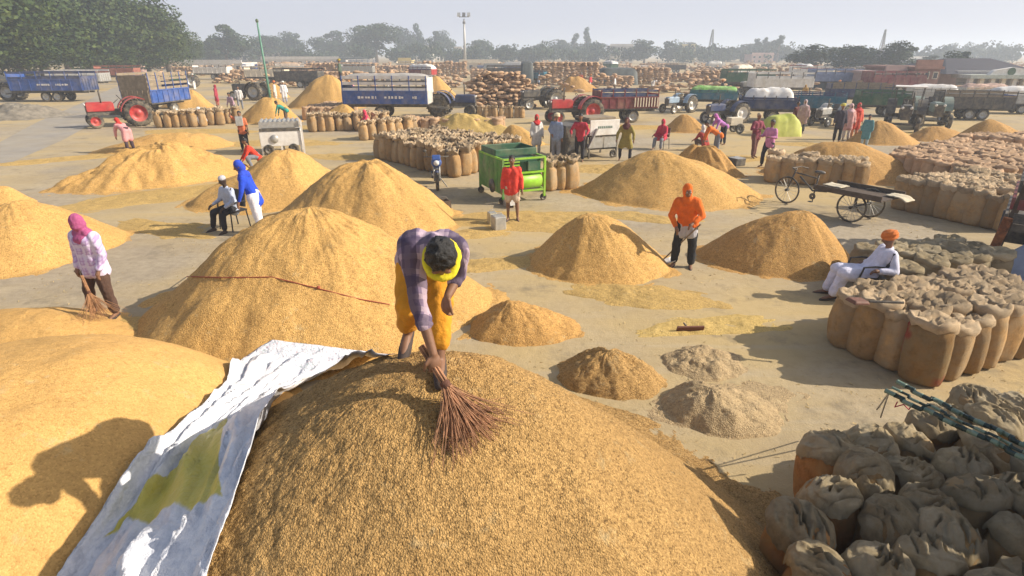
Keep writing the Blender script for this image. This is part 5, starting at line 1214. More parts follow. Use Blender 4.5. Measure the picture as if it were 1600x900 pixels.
link('hanging_sheet', npmesh('hanging_sheet', V, gridfaces(n, k_, False), mat('blue grey sheet', (.30, .33, .40), .7, .2, 2, .5)), o)

# pedal cart
a, b = P(1340, 343, 0), P(1226, 317, 0); yw = ang(a, b); L = (b - a).length
o = thing('pedal_cart', 'long dark pedal cart with thin spoked wheels parked before the packed sacks', 'cart', a, yw)
def spoked(name, x, y, r_):
    mb = MB(); mb.tube([(r_ * math.cos(t_), 0, r_ * math.sin(t_)) for t_ in np.linspace(0, 2 * math.pi, 33)], .026, 6, False); w_ = mb.build(name, TYRE, o, True, (x, y, r_ + .02))
    mb = MB()
    for k in range(18): t_ = math.pi * 2 * k / 18; mb.tube([(0, .03 * (-1) ** k, 0), (r_ * math.cos(t_), 0, r_ * math.sin(t_))], .005, 4, False)
    mb.build('spokes', STEEL, w_); mb = MB(); mb.lathe([(0, -.06), (.04, -.06), (.03, 0), (.04, .06), (0, .06)], 10, axis='Y'); mb.build('hub', DARK, w_, True)
spoked('wheel', 0, .44, .36); spoked('wheel', 0, -.44, .36); spoked('wheel', L, 0, .36)
mb = MB()
for k in range(8): mb.box((.15, -.49 + .14 * k, .68), (1.75, .125, .03))
mb.build('plank_bed', DWOOD, o)
for e in (-1, 1): mb = MB(); mb.beam((-.72, e * .54, .74), (1.02, e * .54, .74), .04, .12); mb.build('side_rail', DWOOD, o)
mb = MB(); mb.tube([(0, -.5, .38), (0, .5, .38)], .03, 8); mb.tube([(0, -.3, .4), (0, -.3, .66)], .025); mb.tube([(0, .3, .4), (0, .3, .66)], .025); mb.build('axle', DARK, o)
mb = MB(); mb.tube([(.95, 0, .55), (1.35, 0, .50), (L - .32, 0, .82)], .026, 8); mb.tube([(1.3, 0, .40), (1.25, 0, .98)], .022); mb.tube([(L, 0, .38), (L - .18, 0, 1.02)], .022); mb.tube([(1.25, 0, .85), (L - .2, 0, .9)], .022); mb.build('frame', DARK, o, True)
mb = MB(); mb.tube([(L - .35, -.28, 1.02), (L - .18, -.2, 1.05), (L - .18, .2, 1.05), (L - .35, .28, 1.02)], .016, 6); mb.build('handlebar', DARK, o, True)
mb = MB(); mb.ell((1.24, 0, 1.02), (.15, .10, .05)); mb.build('saddle', DARK, o, True)
mb = MB(); mb.box((1.3, 0, .36), (.02, .02, .3)); mb.box((1.3, .1, .22), (.1, .08, .02)); mb.box((1.3, -.1, .5), (.1, .08, .02)); mb.lathe([(.02, -.01), (.09, -.008), (.09, .008), (.02, .01)], 14, (1.3, .05, .36), 'Y'); mb.build('pedals', DARK, o)
m4 = Matrix.Translation(a) @ Matrix.Rotation(yw, 4, 'Z')
for lb, lx, ly in (('empty pale sack folded on the front of the pedal cart', .8, -.1), ('empty pale sack hanging over the tail of the pedal cart', -.75, -.25)):
    n = 12; V = [((i / 11 - .5) * .5, (j / 11 - .5) * .42, .03 + .05 * abs(float(fbm(np.array(i * .35 + lx), np.array(j * .4), 2, 3))) - (.3 * max(0, (4 - i) / 11) ** 1.2 if lx < 0 else 0)) for i in range(n) for j in range(n)]
    so_ = link('empty_sack', npmesh('empty_sack', V, gridfaces(n, n, False), mat('pale sackcloth', (.52, .46, .34), .9, .2, 6, .4))); so_.matrix_world = m4 @ Matrix.Translation((lx, ly, .69)); so_.modifiers.new('t', 'SOLIDIFY').thickness = .02
    tag(so_, lb, 'sack')

# green cleaning machine
a, b = P(786, 320, 0), P(850, 313, 0); yw = ang(a, b); Wd = (b - a).length
o = thing('grain_cleaner', 'green grain cleaning machine with a lime drum in the middle distance', 'machine', a, yw)
D, Hh = 1.75, 1.26
for x in (0, Wd):
    for y in (0, D): mb = MB(); mb.beam((x, y, .14), (x, y, Hh), .06); mb.build('post', GREEN if x == 0 else LIME, o)
mb = MB()
for z in (.34, .86, Hh): mb.beam((0, 0, z), (Wd, 0, z), .05); mb.beam((0, D, z), (Wd, D, z), .05); mb.beam((0, 0, z), (0, D, z), .05); mb.beam((Wd, 0, z), (Wd, D, z), .05)
mb.build('frame', LIME, o)
for k in range(6): mb = MB(); mb.box((-.02, .15 + .29 * k, .76), (.03, .275, .94)); mb.build('side_panel', GREEN, o)
mb = MB(); mb.lathe([(0, .0), (.20, .0), (.23, .02), (.23, Wd - .16), (.20, Wd - .14), (0, Wd - .14)], 24, (.07, .18, .60), 'X'); mb.build('drum', LIME, o, True)
mb = MB()
for k in range(4): mb.box((Wd * .22, .02,   .90 + .09 * k), (Wd * .36, .03, .035))
mb.build('louvre', LIME, o)
mb = MB(); mb.box((Wd * .55, D * .5, 1.0), (Wd * .8, D * .85, .42)); mb.box((Wd * .72, .1, 1.03), (.3, .18, .26)); mb.build('fan_housing', DGREEN, o)
mb = MB(); mb.b2(.0, Wd, D * .3, D * .34, Hh, Hh + .2); mb.b2(.0, Wd, D * .90, D * .94, Hh, Hh + .2); mb.b2(.0, .04, D * .34, D * .90, Hh, Hh + .2); mb.b2(Wd - .04, Wd, D * .34, D * .90, Hh, Hh + .2); mb.b2(.04, Wd - .04, D * .34, D * .90, Hh - .1, Hh - .06); bev(mb.build('hopper', DGREEN, o))
for x in (0, Wd):
    for y in (.05, D - .05): wheel(o, 'castor', x, y, .10, .07, DARK)
mb = MB(); mb.lathe([(.05, 0), (.2, .02), (.2, .05), (.05, .07)], 16, (-.08, D * .4, .42), 'X'); mb.build('pulley', DARK, o, True)
mb = MB(); mb.box((.12, -.25, .12), (.25, .5, .2), (R(-15), 0, 0)); mb.build('chute', STEEL, o)

# white machine at the left
a, b = P(410, 243, 0), P(474, 240, 0); yw = ang(a, b); Wd = (b - a).length
o = thing('winnowing_machine', 'white boxed winnowing machine with a grey lattice top at the left', 'machine', a, yw)
mb = MB(); mb.box((Wd / 2, .02, .66), (Wd, .05, .62)); mb.box((Wd / 2, 1.3, .66), (Wd, .05, .62)); mb.box((.02, .66, .66), (.05, 1.26, .62)); mb.box((Wd - .02, .66, .66), (.05, 1.26, .62)); bev(mb.build('casing', WHITE, o))
mb = MB(); mb.box((Wd / 2, -.012, 1.03), (Wd * .97, .03, .11)); mb.build('black_band', DARK, o)
mb = MB(); mb.box((Wd / 2, .66, 1.22), (Wd * .96, 1.25, .24)); mb.build('hopper', STEEL, o)
for k in range(9): mb = MB(); mb.box((Wd * .06 + Wd * .88 * k / 8, .66, 1.36), (.05, 1.25, .05)); mb.build('lattice_bar', STEEL, o)
for x in (.05, Wd * .5, Wd - .05):
    for y in (.04, 1.28): mb = MB(); mb.beam((x, y, .0), (x, y, .36), .07); mb.build('leg', WHITE, o)
mb = MB(); mb.beam((Wd + .06, -.03, 0), (Wd + .06, -.03, 1.4), .07); mb.build('corner_post', WHITE, o)
for x in (.3, Wd - .35): wheel(o, 'wheel', x, .0, .22, .1, DARK)
mb = MB(); mb.lathe([(.0, -.03), (.16, -.03), (.17, .0), (.0, .0)], 18, (Wd * .35, -.02, .66), 'Y'); mb.build('fan_cover', STEEL, o, True)

# black and white machine
a, b = P(884, 252, 0), P(966, 246, 0); yw = ang(a, b); Wd = (b - a).length
o = thing('grain_cleaner', 'black and white grain cleaning machine with a lettered white panel between two men', 'machine', a, yw)
mb = MB(); mb.b2(.0, Wd * .42, .1, 1.5, .12, 1.35); bev(mb.build('casing', DARK, o))
mb = MB(); mb.b2(Wd * .44, Wd, .05, .1, .92, 1.52); bev(mb.build('panel', WHITE, o))
pn = [c for c in o.children if c.name.startswith('panel')][0]
mb = MB()
for k in range(8): mb.box((Wd * .60 + .085 * k, .044, 1.24), (.055, .006, .09))
mb.build('printed_lettering', mat('grey green print', (.16, .22, .18), .7), pn)['kind'] = 'stuff'
for k in range(2): mb = MB(); mb.b2(Wd * .45 + Wd * .28 * k, Wd * .71 + Wd * .28 * k, .12, .16, .42, .84); mb.build('tray_panel', STEEL, o)
mb = MB(); mb.b2(Wd * .44, Wd, .12, 1.4, .86, .91); mb.b2(Wd * .44, Wd, .2, 1.4, .34, .40); mb.build('frame', DARK, o)
for x in (Wd * .46, Wd - .04):
    for y in (.15, 1.4): mb = MB(); mb.beam((x, y, 0), (x, y, 1.0), .06); mb.build('leg', DARK, o)
mb = MB(); mb.box((Wd * .7, .8, 1.56), (Wd * .5, 1.2, .08)); mb.build('top_tray', WOOD, o)
mb = MB(); mb.beam((Wd * .40, .0, .45), (Wd * .56, .0, 1.2), .16, .05); mb.build('chute', STEEL, o)
for x in (.2, Wd - .2): wheel(o, 'wheel', x, .1, .16, .08, DARK)

p = P(684, 298, 0)
o = thing('motorbike', 'blue and black motorbike parked before the central sack block', 'motorbike', p, R(-82))
for x in (0, -1.22):
    mb = MB(); mb.lathe([(.21, -.045), (.27, -.05), (.30, 0), (.27, .05), (.21, .045)], 22, axis='Y'); wv = mb.build('wheel', TYRE, o, True, (x, 0, .30)); mb = MB(); mb.lathe([(.0, -.05), (.05, -.05), (.05, -.01), (.2, -.012), (.22, -.03)], 16, axis='Y'); mb.lathe([(.0, .05), (.05, .05), (.05, .01), (.2, .012), (.22, .03)], 16, axis='Y'); mb.build('rim', STEEL, wv, True)
mb = MB(); mb.tube([(0, .08, .3), (-.22, .09, .85)], .025); mb.tube([(0, -.08, .3), (-.22, -.09, .85)], .025); mb.build('fork', STEEL, o, True)
mb = MB(); mb.cap((-.30, 0, .80), (-.68, 0, .76), .15, .12); mb.build('fuel_tank', BLUE, o, True)
mb = MB(); mb.ell((-.12, 0, .86), (.13, .17, .16)); mb.box((-.06, 0, 1.02), (.05, .26, .16), (0, -.4, 0)); bev(mb.build('cowl', BLUE, o)); mb = MB(); mb.lathe([(0, .03), (.07, .02), (.085, 0)], 14, (.01, 0, .86), 'X'); mb.build('headlight', WHITE, o, True)
mb = MB(); mb.tube([(-.34, .38, 1.0), (-.22, .2, 1.02), (-.22, -.2, 1.02), (-.34, -.38, 1.0)], .017); mb.build('handlebar', DARK, o, True)
for e in (-1, 1): mb = MB(); mb.tube([(-.26, e * .26, 1.03), (-.24, e * .33, 1.18)], .008, 5); mb.ell((-.23, e * .34, 1.2), (.02, .06, .045)); mb.build('mirror', DARK, o, True)
mb = MB(); mb.box((-1.0, 0, .80), (.66, .27, .10)); bev(mb.build('seat', DARK, o), .03); mb = MB(); mb.box((-.5, 0, .42), (.36, .22, .3)); mb.tube([(-.6, -.14, .3), (-1.35, -.16, .36)], .04); bev(mb.build('engine', DARK, o))
mb = MB(); mb.ell((-1.22, 0, .47), (.30, .07, .20)); mb.box((0, 0, .60), (.34, .1, .03)); mb.build('mudguard', NAVY, o, True); mb = MB(); mb.beam((-.55, .1, .3), (-.5, .32, .0), .03); mb.build('side_stand', STEEL, o)
# small things on the ground
p = P(691, 328, 0); o = thing('basket', 'dark square basket lying beside the tall shaded heap', 'basket', p, .5)
mb = MB(); mb.b2(-.19, .19, -.15, .15, .0, .03); mb.build('base', DWOOD, o)
for x0, x1, y0, y1 in ((-.21, -.17, -.15, .15), (.17, .21, -.15, .15), (-.17, .17, -.17, -.13), (-.17, .17, .13, .17)): mb = MB(); mb.b2(x0, x1, y0, y1, .0, .27); mb.build('side', DWOOD, o)
mb = MB(); mb.tube([(-.2, 0, .26), (-.1, 0, .36), (.1, 0, .36), (.2, 0, .26)], .013, 6); mb.build('handle', DARK, o)
tin('dented steel tin standing by the boy in red', P(779, 358, 0), STEEL, .15, .34)
tin('second steel tin close behind the first by the boy in red', P(769, 350, 0), mat('yellowed tin', (.50, .44, .28), .5, .3, 6), .10, .30)
p = P(1078, 518, 0); o = thing('wooden_rake', 'short wooden grain scraper lying on the bare ground beyond the chaff mounds', 'scraper', p + V3((0, 0, .0)), .05)
mb = MB(); mb.box((0, 0, .05), (.42, .03, .09), (R(20), 0, 0)); mb.build('blade', mat('red brown wood', (.14, .05, .03), .8, .3, 6), o); mb = MB(); mb.tube([(-.04, 0, .06), (-.05, .16, .07)], .016, 6); mb.build('handle', WOOD, o)
p = P(1145, 208, 0); o = thing('handcart', 'small pale two wheeled machine behind the crouching group', 'cart', p, .2)
mb = MB(); mb.box((0, 0, .62), (.7, .5, .4)); bev(mb.build('box', CREAM, o)); wheel(o, 'wheel', .2, .3, .26, .08, DARK); wheel(o, 'wheel', .2, -.3, .26, .08, DARK); mb = MB(); mb.beam((-.3, .2, .5), (-.9, .2, .8), .04); mb.beam((-.3, -.2, .5), (-.9, -.2, .8), .04); mb.build('handle', DARK, o)
p = P(1150, 258, 0); tin('black box of tools left of the man in maroon', p, DARK, .24, .28, cat='box')
# spade handle resting on the packed sacks
a, b = P(1358, 471, .93), P(1412, 473, .95); mb = MB(); o = thing('scoop', 'black handled scoop lying on top of the packed sacks', 'scoop', a)
mb.tube([(0, 0, 0), tuple(b - a)], .018, 8); mb.build('handle', DARK, o); mb = MB(); mb.box((-.14, .02, .0), (.26, .2, .05), (0, .1, .2), .8); bev(mb.build('blade', mat('rusty iron', (.16, .07, .045), .7), o))
# green banded bamboo poles over the front sacks, with their wire legs and red string
BAMB = None
def bamboo_mat():
    m, t, b = newmat('banded green bamboo'); co = nd(t, 'ShaderNodeTexCoord').outputs['Object']; sx = nd(t, 'ShaderNodeSeparateXYZ'); t.links.new(co, sx.inputs[0])
    f = math_(t, 'FRACT', math_(t, 'MULTIPLY', sx.outputs[0], 5.5))
    c = mix(t, math_(t, 'LESS_THAN', f, .5), (.012, .035, .03), (.16, .24, .18)); t.links.new(c, b.inputs['Base Color']); b.inputs['Roughness'].default_value = .5; return m
BAMB = bamboo_mat()
GB = 'green banded poles over the front sacks'
for lb, (p0, z0), (p1, z1) in [('upper thick green banded pole leaning across the front sacks', ((1402, 598), 1.02), ((1660, 722), 1.12)), ('lower thick green banded pole leaning across the front sacks', ((1384, 612), 1.02), ((1660, 742), 1.12)), ('thin green banded pole between the two thick ones', ((1394, 607), 1.06), ((1660, 733), 1.15))]:
    a, b = P(*p0, z0), P(*p1, z1); d = b - a
    o = thing('bamboo_pole', lb, 'pole', a, 0, GB); o.rotation_mode = 'QUATERNION'; o.rotation_quaternion = d.to_track_quat('X', 'Z')
    rr = .013 if 'thin' in lb else .022; mb = MB(); n = 16; pts, rs = [], []
    for k in range(n): 
        for e in (0, .08, .92): pts.append((d.length * (k + e) / n, .012 * math.sin(k * 1.9), .01 * math.cos(k * 1.3))); rs.append(rr * (1.15 if e == 0 else .97))
    mb.tube(pts, rs, 9); mb.build('cane', BAMB, o, True)
    if 'lower' in lb:
        inv = o.rotation_quaternion.to_matrix().inverted()
        for (qx, qy) in ((1370, 640), (1376, 652)):
            e = P(qx, qy, .45) - a; mb = MB(); mb.tube([(0.03, 0, 0), tuple(inv @ e)], .008, 6); mb.build('prop', STEEL, o)
        mb = MB(); q = [P(1402, 628, 1.0), P(1398, 636, .9), P(1412, 632, .95), P(1420, 640, .85), P(1424, 634, .9)]
        mb.tube([tuple(inv @ (w_ - a)) for w_ in q], .006, 5); mb.build('red_string', cloth((.45, .05, .09)), o)

# unseen sack wall added out of frame, stepped to shade the near corner
o = thing('shade_sack_wall', 'unseen wall of stacked sacks added beyond the right edge to shade the corner', 'sack stack', (5.9, 2.2, 0))
SV.clear(); SF.clear(); ofs[0] = 0
for h in range(12):
    for j in range(6):
        if h > 12 - .75 * j: continue
        for i in range(2): stuff_lie(-.5 + i * .85, -1.9 + j * .72 + random.uniform(-.03, .03), .15 + h * .29, random.uniform(-.1, .1), 1.25, 0)
link('shade_wall_sacks', npmesh('shade_wall_sacks', np.concatenate(SV), np.concatenate(SF), JUTE_F), o)['kind'] = 'stuff'

# ------------------------------------------------------------------ trees
def leaf_mat(name, a, b, c):
    m, t, bs = newmat(name); oi = nd(t, 'ShaderNodeObjectInfo'); g = nd(t, 'ShaderNodeNewGeometry').outputs['Position']
    f = noise(t, g, .55, 3, .6); f2 = noise(t, g, 5, 2, .5)
    cc = mix(t, math_(t, 'MULTIPLY', f2, .7), ramp(t, f, [(.3, a), (.5, b), (.7, c)]), b)
    t.links.new(cc, bs.inputs['Base Color']); bs.inputs['Roughness'].default_value = .7; bs.inputs['Specular IOR Level'].default_value = .2; return m
LEAF = leaf_mat('broad leaves', (.022, .042, .012), (.042, .07, .017), (.13, .155, .03))
LEAFF = leaf_mat('far leaves', (.014, .034, .012), (.028, .052, .016), (.055, .075, .025))
BARK = mat('bark', (.12, .09, .06), .9, .35, 3, .5)
def crown_np(h, wd, n, leaf, seed, low=.12, nclump=34):
    r = np.random.default_rng(seed); cz = h * (low + (1 - low) * .55); rz = h * (1 - low) * .5
    c = r.normal(size=(nclump, 3)); c /= np.linalg.norm(c, axis=1)[:, None]; c *= (r.uniform(.30, 1.02, nclump) ** .8)[:, None]
    cs = c * np.array([wd / 2, wd / 2, rz]) * .80 + np.array([0, 0, cz]); cr = r.uniform(.10, .27, nclump) * wd
    k = r.integers(0, nclump, n); d = r.normal(size=(n, 3)); d /= np.linalg.norm(d, axis=1)[:, None]
    rad = r.uniform(.55, 1.0, n) ** .5 * cr[k]; p = cs[k] + d * rad[:, None] * np.array([1, 1, .75])
    p[:, 2] = np.maximum(p[:, 2], h * low * .5)
    nn = d + r.normal(size=(n, 3)) * .55; nn /= np.linalg.norm(nn, axis=1)[:, None]
    t1 = np.cross(nn, r.normal(size=(n, 3))); t1 /= np.linalg.norm(t1, axis=1)[:, None] + 1e-9; t2 = np.cross(nn, t1)
    s = leaf * r.uniform(.6, 1.3, n)[:, None]
    V = np.stack([p - t1 * s - t2 * s * .5, p + t1 * s * .2 - t2 * s * .8, p + t1 * s + t2 * s * .1, p - t1 * s * .1 + t2 * s * .8], 1).reshape(-1, 3)
    return V, np.arange(n * 4).reshape(n, 4), cs
TREES = {}
def tree_proto(key, h, wd, n, leaf, seed, m, low=.12, nclump=34):
    V, F, cs = crown_np(h, wd, n, leaf, seed, low, nclump); r = random.Random(seed)
    cm = npmesh('crown', V, F, m, False); mb = MB(); r0 = h * .028
    mb.tube([(0, 0, -.1), (.1, .05, h * .2), (.05, -.1, h * .45), (0, 0, h * .7)], [r0 * 1.3, r0, r0 * .75, r0 * .3], 9)
    for q in cs[:9]: mb.tube([(0.05, 0, h * r.uniform(.2, .45)), tuple(V3(q) * .55 + V3((0, 0, h * .2))), tuple(q)], [r0 * .5, r0 * .3, r0 * .1], 6)
    TREES[key] = (cm, mb.mesh('trunk', BARK, True), h, wd)
for i in range(3): tree_proto(('near', i), 12, 11, 15000, .17, 31 + i, LEAF, .04, 60)
for i in range(4): tree_proto(('far', i), 10, 9, 4200, .25, 51 + i, LEAFF, .02, 22 + 5 * i)
for i in range(2): tree_proto(('tall', i), 12, 4.5, 1500, .26, 61 + i, LEAFF, .25, 22)
def tree(label, px, base, top, wpx, kind, i, group):
    p = P(px, base, 0); h = PT(px, top, p.y).z; d = p.y * CP + CAM_H * SP; wd = wpx / FPX * d
    cm, tm, H0_, W0 = TREES[(kind, i)]
    o = thing('broadleaf_tree', label, 'tree', p, random.uniform(0, 6.28), group); o.scale = (wd / W0, wd / W0, h / H0_)
    link('crown', cm, o); link('trunk', tm, o); return o
GN = 'big trees along the left edge'
for n, a in enumerate([('big dark tree at the left edge above the shaded tractor', -20, 136, -75, 230), ('big bright green tree above the long blue trailer', 75, 128, -50, 190), ('tall dense tree behind the pale weathered trailer', 148, 121, -42, 190),
          ('wide tree above the blue slatted trailer', 205, 118, -22, 160), ('right hand tree of the left clump, nearest the open sky', 265, 115, 10, 95), ('tree deep in the gap of the left clump', 110, 114, -28, 160), ('low bushy tree at the foot of the left clump', 40, 130, 40, 150), ('low tree under the wide tree of the left clump', 235, 117, 55, 100), ('second low tree hiding the trunks of the left clump', 160, 121, 62, 130), ('small tree stepping down at the right end of the left clump', 297, 108, 52, 50)]):
    tree(a[0], *a[1:], 'near', n % 3, GN)
GD = 'trees along the hazy horizon'
hz_t = [('rounded tree right of the big left clump', 356, 102, 38, 78), ('low tree left of the leaning green pole', 330, 101, 66, 40), ('wide tree behind the leaning green pole', 424, 97, 52, 50), ('pale tree right of the leaning green pole', 461, 96, 50, 44), ('low spreading pale tree in the left distance', 520, 96, 47, 68), ('pale tree left of the biggest horizon tree', 556, 96, 52, 40), ('biggest dark tree on the horizon left of the lamp pole', 589, 98, 32, 78),
        ('faint tree just right of the biggest horizon tree', 632, 95, 42, 34), ('faint feathery tree left of the lamp pole', 650, 95, 36, 30), ('hazy tree close left of the lamp pole', 690, 95, 48, 50), ('hazy tree close right of the lamp pole', 752, 96, 60, 42), ('small dark tree above the far sheds', 798, 99, 74, 32), ('hazy low tree left of the sparse tall ones', 838, 95, 68, 50), ('hazy broad tree below the sparse tall ones', 880, 95, 62, 60), ('hazy broad tree right of the sparse tall ones', 925, 95, 64, 50), ('dark tree left of the yellow house', 1006, 99, 62, 48), ('second dark tree left of the yellow house', 1044, 98, 64, 38), ('tree behind the yellow house', 1078, 95, 66, 60), ('tree right of the lattice mast', 1132, 97, 75, 40), ('hazy tree right of centre below the tall feathery ones', 1168, 96, 68, 60), ('hazy wide tree left of the rounded dark one', 1210, 97, 62, 70),
        ('rounded dark tree in the right distance', 1258, 116, 70, 72), ('dark tree left of the pointed one at the right', 1322, 118, 68, 74), ('tall dark tree with a flat top at the right', 1394, 119, 65, 64), ('dark tree hugging the flat topped one', 1352, 117, 78, 60), ('green tree left of the grey roofed building', 1488, 128, 80, 60), ('low green tree before the grey roofed building', 1505, 130, 95, 36), ('faint tree on the left horizon beside the clump', 305, 100, 72, 40), ('faint tree on the right horizon behind the brick house', 1450, 110, 86, 50)]
for n, a in enumerate(hz_t): tree(a[0], *a[1:], 'far', n % 4, GD)
WV, WF = [], []
r_ = np.random.default_rng(5); nn_ = 0
for k in range(230):
    y = r_.uniform(255, 330); u = r_.uniform(-.85, .85); x = u * y * .95; h = r_.uniform(3.5, 8.5) * (.75 + .5 * vn(np.array(u * 9), np.array(0.), 3)); wd = r_.uniform(8, 15)
    V, F, _ = crown_np(h, wd, 260, .55, 300 + k, .0, 9); V = V + np.array([x, y, 0]); WV.append(V); WF.append(F + nn_); nn_ += len(V)
wood_ = link('far_wood', npmesh('far_wood', np.concatenate(WV), np.concatenate(WF), LEAFF, False)); wood_['kind'] = 'stuff'; wood_['label'] = 'continuous hazy belt of far trees along the horizon'
GS = 'sparse tall trees over the horizon'
for n, a in enumerate([('sparse tall tree, left of the horizon pair', 897, 95, 47, 12), ('sparse tallest tree, right of the horizon pair', 915, 95, 38, 13), ('feathery tall tree, leftmost of the right hand three', 1180, 97, 56, 13), ('feathery tall tree, middle of the right hand three', 1192, 97, 55, 12), ('feathery tallest tree, rightmost of the right hand three', 1213, 98, 50, 14), ('sparse tree between the two dark trees at the right', 1291, 110, 76, 14)]): tree(a[0], *a[1:], 'tall', n % 2, GS)

# ------------------------------------------------------------------ buildings, poles, masts
GLASS = mat('dark window glass', (.05, .055, .06), .25, .1)
def house(label, px, base, w_px, top, wall, depth=8, storeys=2, bays=4, roof='flat', name='house', cat='house', yaw=0):
    p = P(px, base, 0); d = p.y * CP + CAM_H * SP; W = w_px / FPX * d; H = PT(px, top, p.y).z
    o = thing(name, label, cat, p, yaw); mb = MB(); mb.b2(-W / 2, W / 2, 0, depth, 0, H); mb.build('wall', wall, o)
    mb = MB(); mb.b2(-W / 2 - .2, W / 2 + .2, -.25, depth + .2, H, H + .25)
    if roof == 'flat': mb.b2(-W / 2, W / 2, -.1, .1, H + .25, H + .9)
    mb.build('roof', wall if roof == 'flat' else MAROON, o)
    for s_ in range(storeys):
        z = H * (s_ + .5) / storeys
        for k in range(bays):
            x = -W / 2 + W * (k + .5) / bays; ww, hh = W / bays * .42, H / storeys * .45
            mb = MB(); mb.b2(x - ww / 2 - .08, x + ww / 2 + .08, -.06, .05, z - hh / 2 - .08, z + hh / 2 + .08); f = mb.build('window', CREAM if wall is not CREAM else WHITE, o)
            mb = MB(); mb.b2(x - ww / 2, x + ww / 2, -.08, .0, z - hh / 2, z + hh / 2); mb.build('pane', GLASS, f)
    return o
YEL = mat('yellow limewash', (.62, .50, .22), .8, .12, 1); PALEW = mat('pale limewash', (.60, .56, .50), .8, .15, 1); BRICK = mat('red brick wall', (.28, .15, .11), .85, .25, 2); PINK = mat('pinkish wall', (.50, .34, .29), .8, .15, 1); LILW = mat('lilac wall', (.42, .42, .52), .8, .12, 1)
house('pale stepped house among the horizon trees', 970, 98, 36, 72, PALEW, 10, 3, 4); house('bright yellow house on the horizon left of the lattice mast', 1074, 97, 22, 72, YEL, 8, 2, 2); house('low white house at the foot of the lattice mast', 1104, 97, 18, 82, WHITE, 8, 1, 2)
house('pink and white house on the far horizon right of centre', 1190, 99, 34, 86, PINK, 8, 2, 4); house('pale house peeping left of the lamp pole', 668, 97, 16, 74, PALEW, 8, 2, 2); house('yellow hut far away beneath the biggest horizon tree', 633, 108, 20, 96, YEL, 5, 1, 2, name='hut', cat='hut'); house('small cream house right of the lamp pole', 716, 97, 12, 76, CREAM, 6, 2, 1)
house('dark brick house with roof tanks at the right', 1440, 147, 40, 108, BRICK, 9, 2, 3); house('pink walled shop with a red shutter at the right', 1392, 146, 34, 116, PINK, 8, 1, 2, name='shop', cat='shop'); house('lilac flat roofed building behind the dark right hand trees', 1352, 106, 56, 84, LILW, 10, 2, 6); house('faint white apartment block at the far right horizon', 1437, 100, 40, 92, WHITE, 10, 2, 5)
house('long low white shed in the left distance', 335, 112, 90, 100, WHITE, 8, 1, 7, name='shed', cat='shed'); house('low cream sheds beneath the faint trees in the centre', 748, 110, 60, 99, CREAM, 10, 1, 5, name='shed', cat='shed'); house('low grey shed before the sack pile in the centre', 792, 118, 70, 107, mat('grey sheet', (.30, .31, .30), .7), 9, 1, 6, name='shed', cat='shed')
house('pinkish huts under the left trees', 178, 114, 70, 98, PINK, 5, 1, 4, name='hut', cat='hut'); house('pale wall of sheds left of the biggest horizon tree', 470, 104, 120, 93, PALEW, 9, 1, 9, name='shed', cat='shed'); house('faint cream row of houses at the left horizon', 400, 97, 90, 84, CREAM, 9, 1, 8)
# grey roofed building at the right
p = P(1560, 148, 0); d = p.y * CP + CAM_H * SP; U = d / FPX
o = thing('market_hall', 'cream market hall with a dark pitched roof and white gable at the right', 'building', p, R(-4))
W = 96 * U; H = 34 * U
mb = MB(); mb.b2(-W / 2, W / 2, 2.2, 12, 0, H); mb.build('wall', PALEW, o)
mb = MB(); mb.b2(-W / 2 - .4, W / 2 + 2.5, -.6, 2.6, H * .70, H * .86); mb.build('canopy', mat('pale green fascia', (.42, .46, .40), .7), o)
for k in range(7): mb = MB(); mb.box((-W / 2 + W * k / 6, 0, H * .35), (.42, .42, H * .70)); mb.build('pillar', CREAM if k % 2 else PALEW, o)
for k in range(6): mb = MB(); x = -W / 2 + W * (k + .5) / 6; mb.b2(x - W * .055, x + W * .055, 2.14, 2.24, .1, H * .5); mb.build('shutter', LILW if k % 2 else STEEL, o)
rm = mat('dark slate roof', (.035, .033, .045), .8, .2, 1.2); mb = MB(); rz = 52 * U
mb.add([(-W * .75, 1.5, H * .86), (W * .9, 1.5, H * .86), (W * .55, 8, rz), (-W * .22, 8, rz), (-W * .75, 14, H), (W * .9, 14, H)], [(0, 1, 2, 3), (3, 2, 5, 4), (0, 3, 4), (1, 5, 2)]); mb.build('roof', rm, o)
mb = MB(); gx = .06 * W; mb.add([(gx - 2.0, -.3, H * .86), (gx + 3.6, -.3, H * .86), (gx + 3.4, -.3, H * .98), (gx + .2, -.3, H * 1.18), (gx - 1.6, -.3, H * 1.05), (gx - 2.0, .3, H * .86), (gx + 3.6, .3, H * .86), (gx + 3.4, .3, H * .98), (gx + .2, .3, H * 1.18), (gx - 1.6, .3, H * 1.05)], [(0, 1, 2, 3, 4), (9, 8, 7, 6, 5), (0, 5, 6, 1), (1, 6, 7, 2), (2, 7, 8, 3), (3, 8, 9, 4), (4, 9, 5, 0)]); g = mb.build('gable', WHITE, o)
mb = MB(); mb.lathe([(0, -.36), (.38, -.36), (.38, -.32), (0, -.32)], 16, (gx + .0, 0, H * 1.0), 'Y'); mb.build('green_emblem', DGREEN, g)
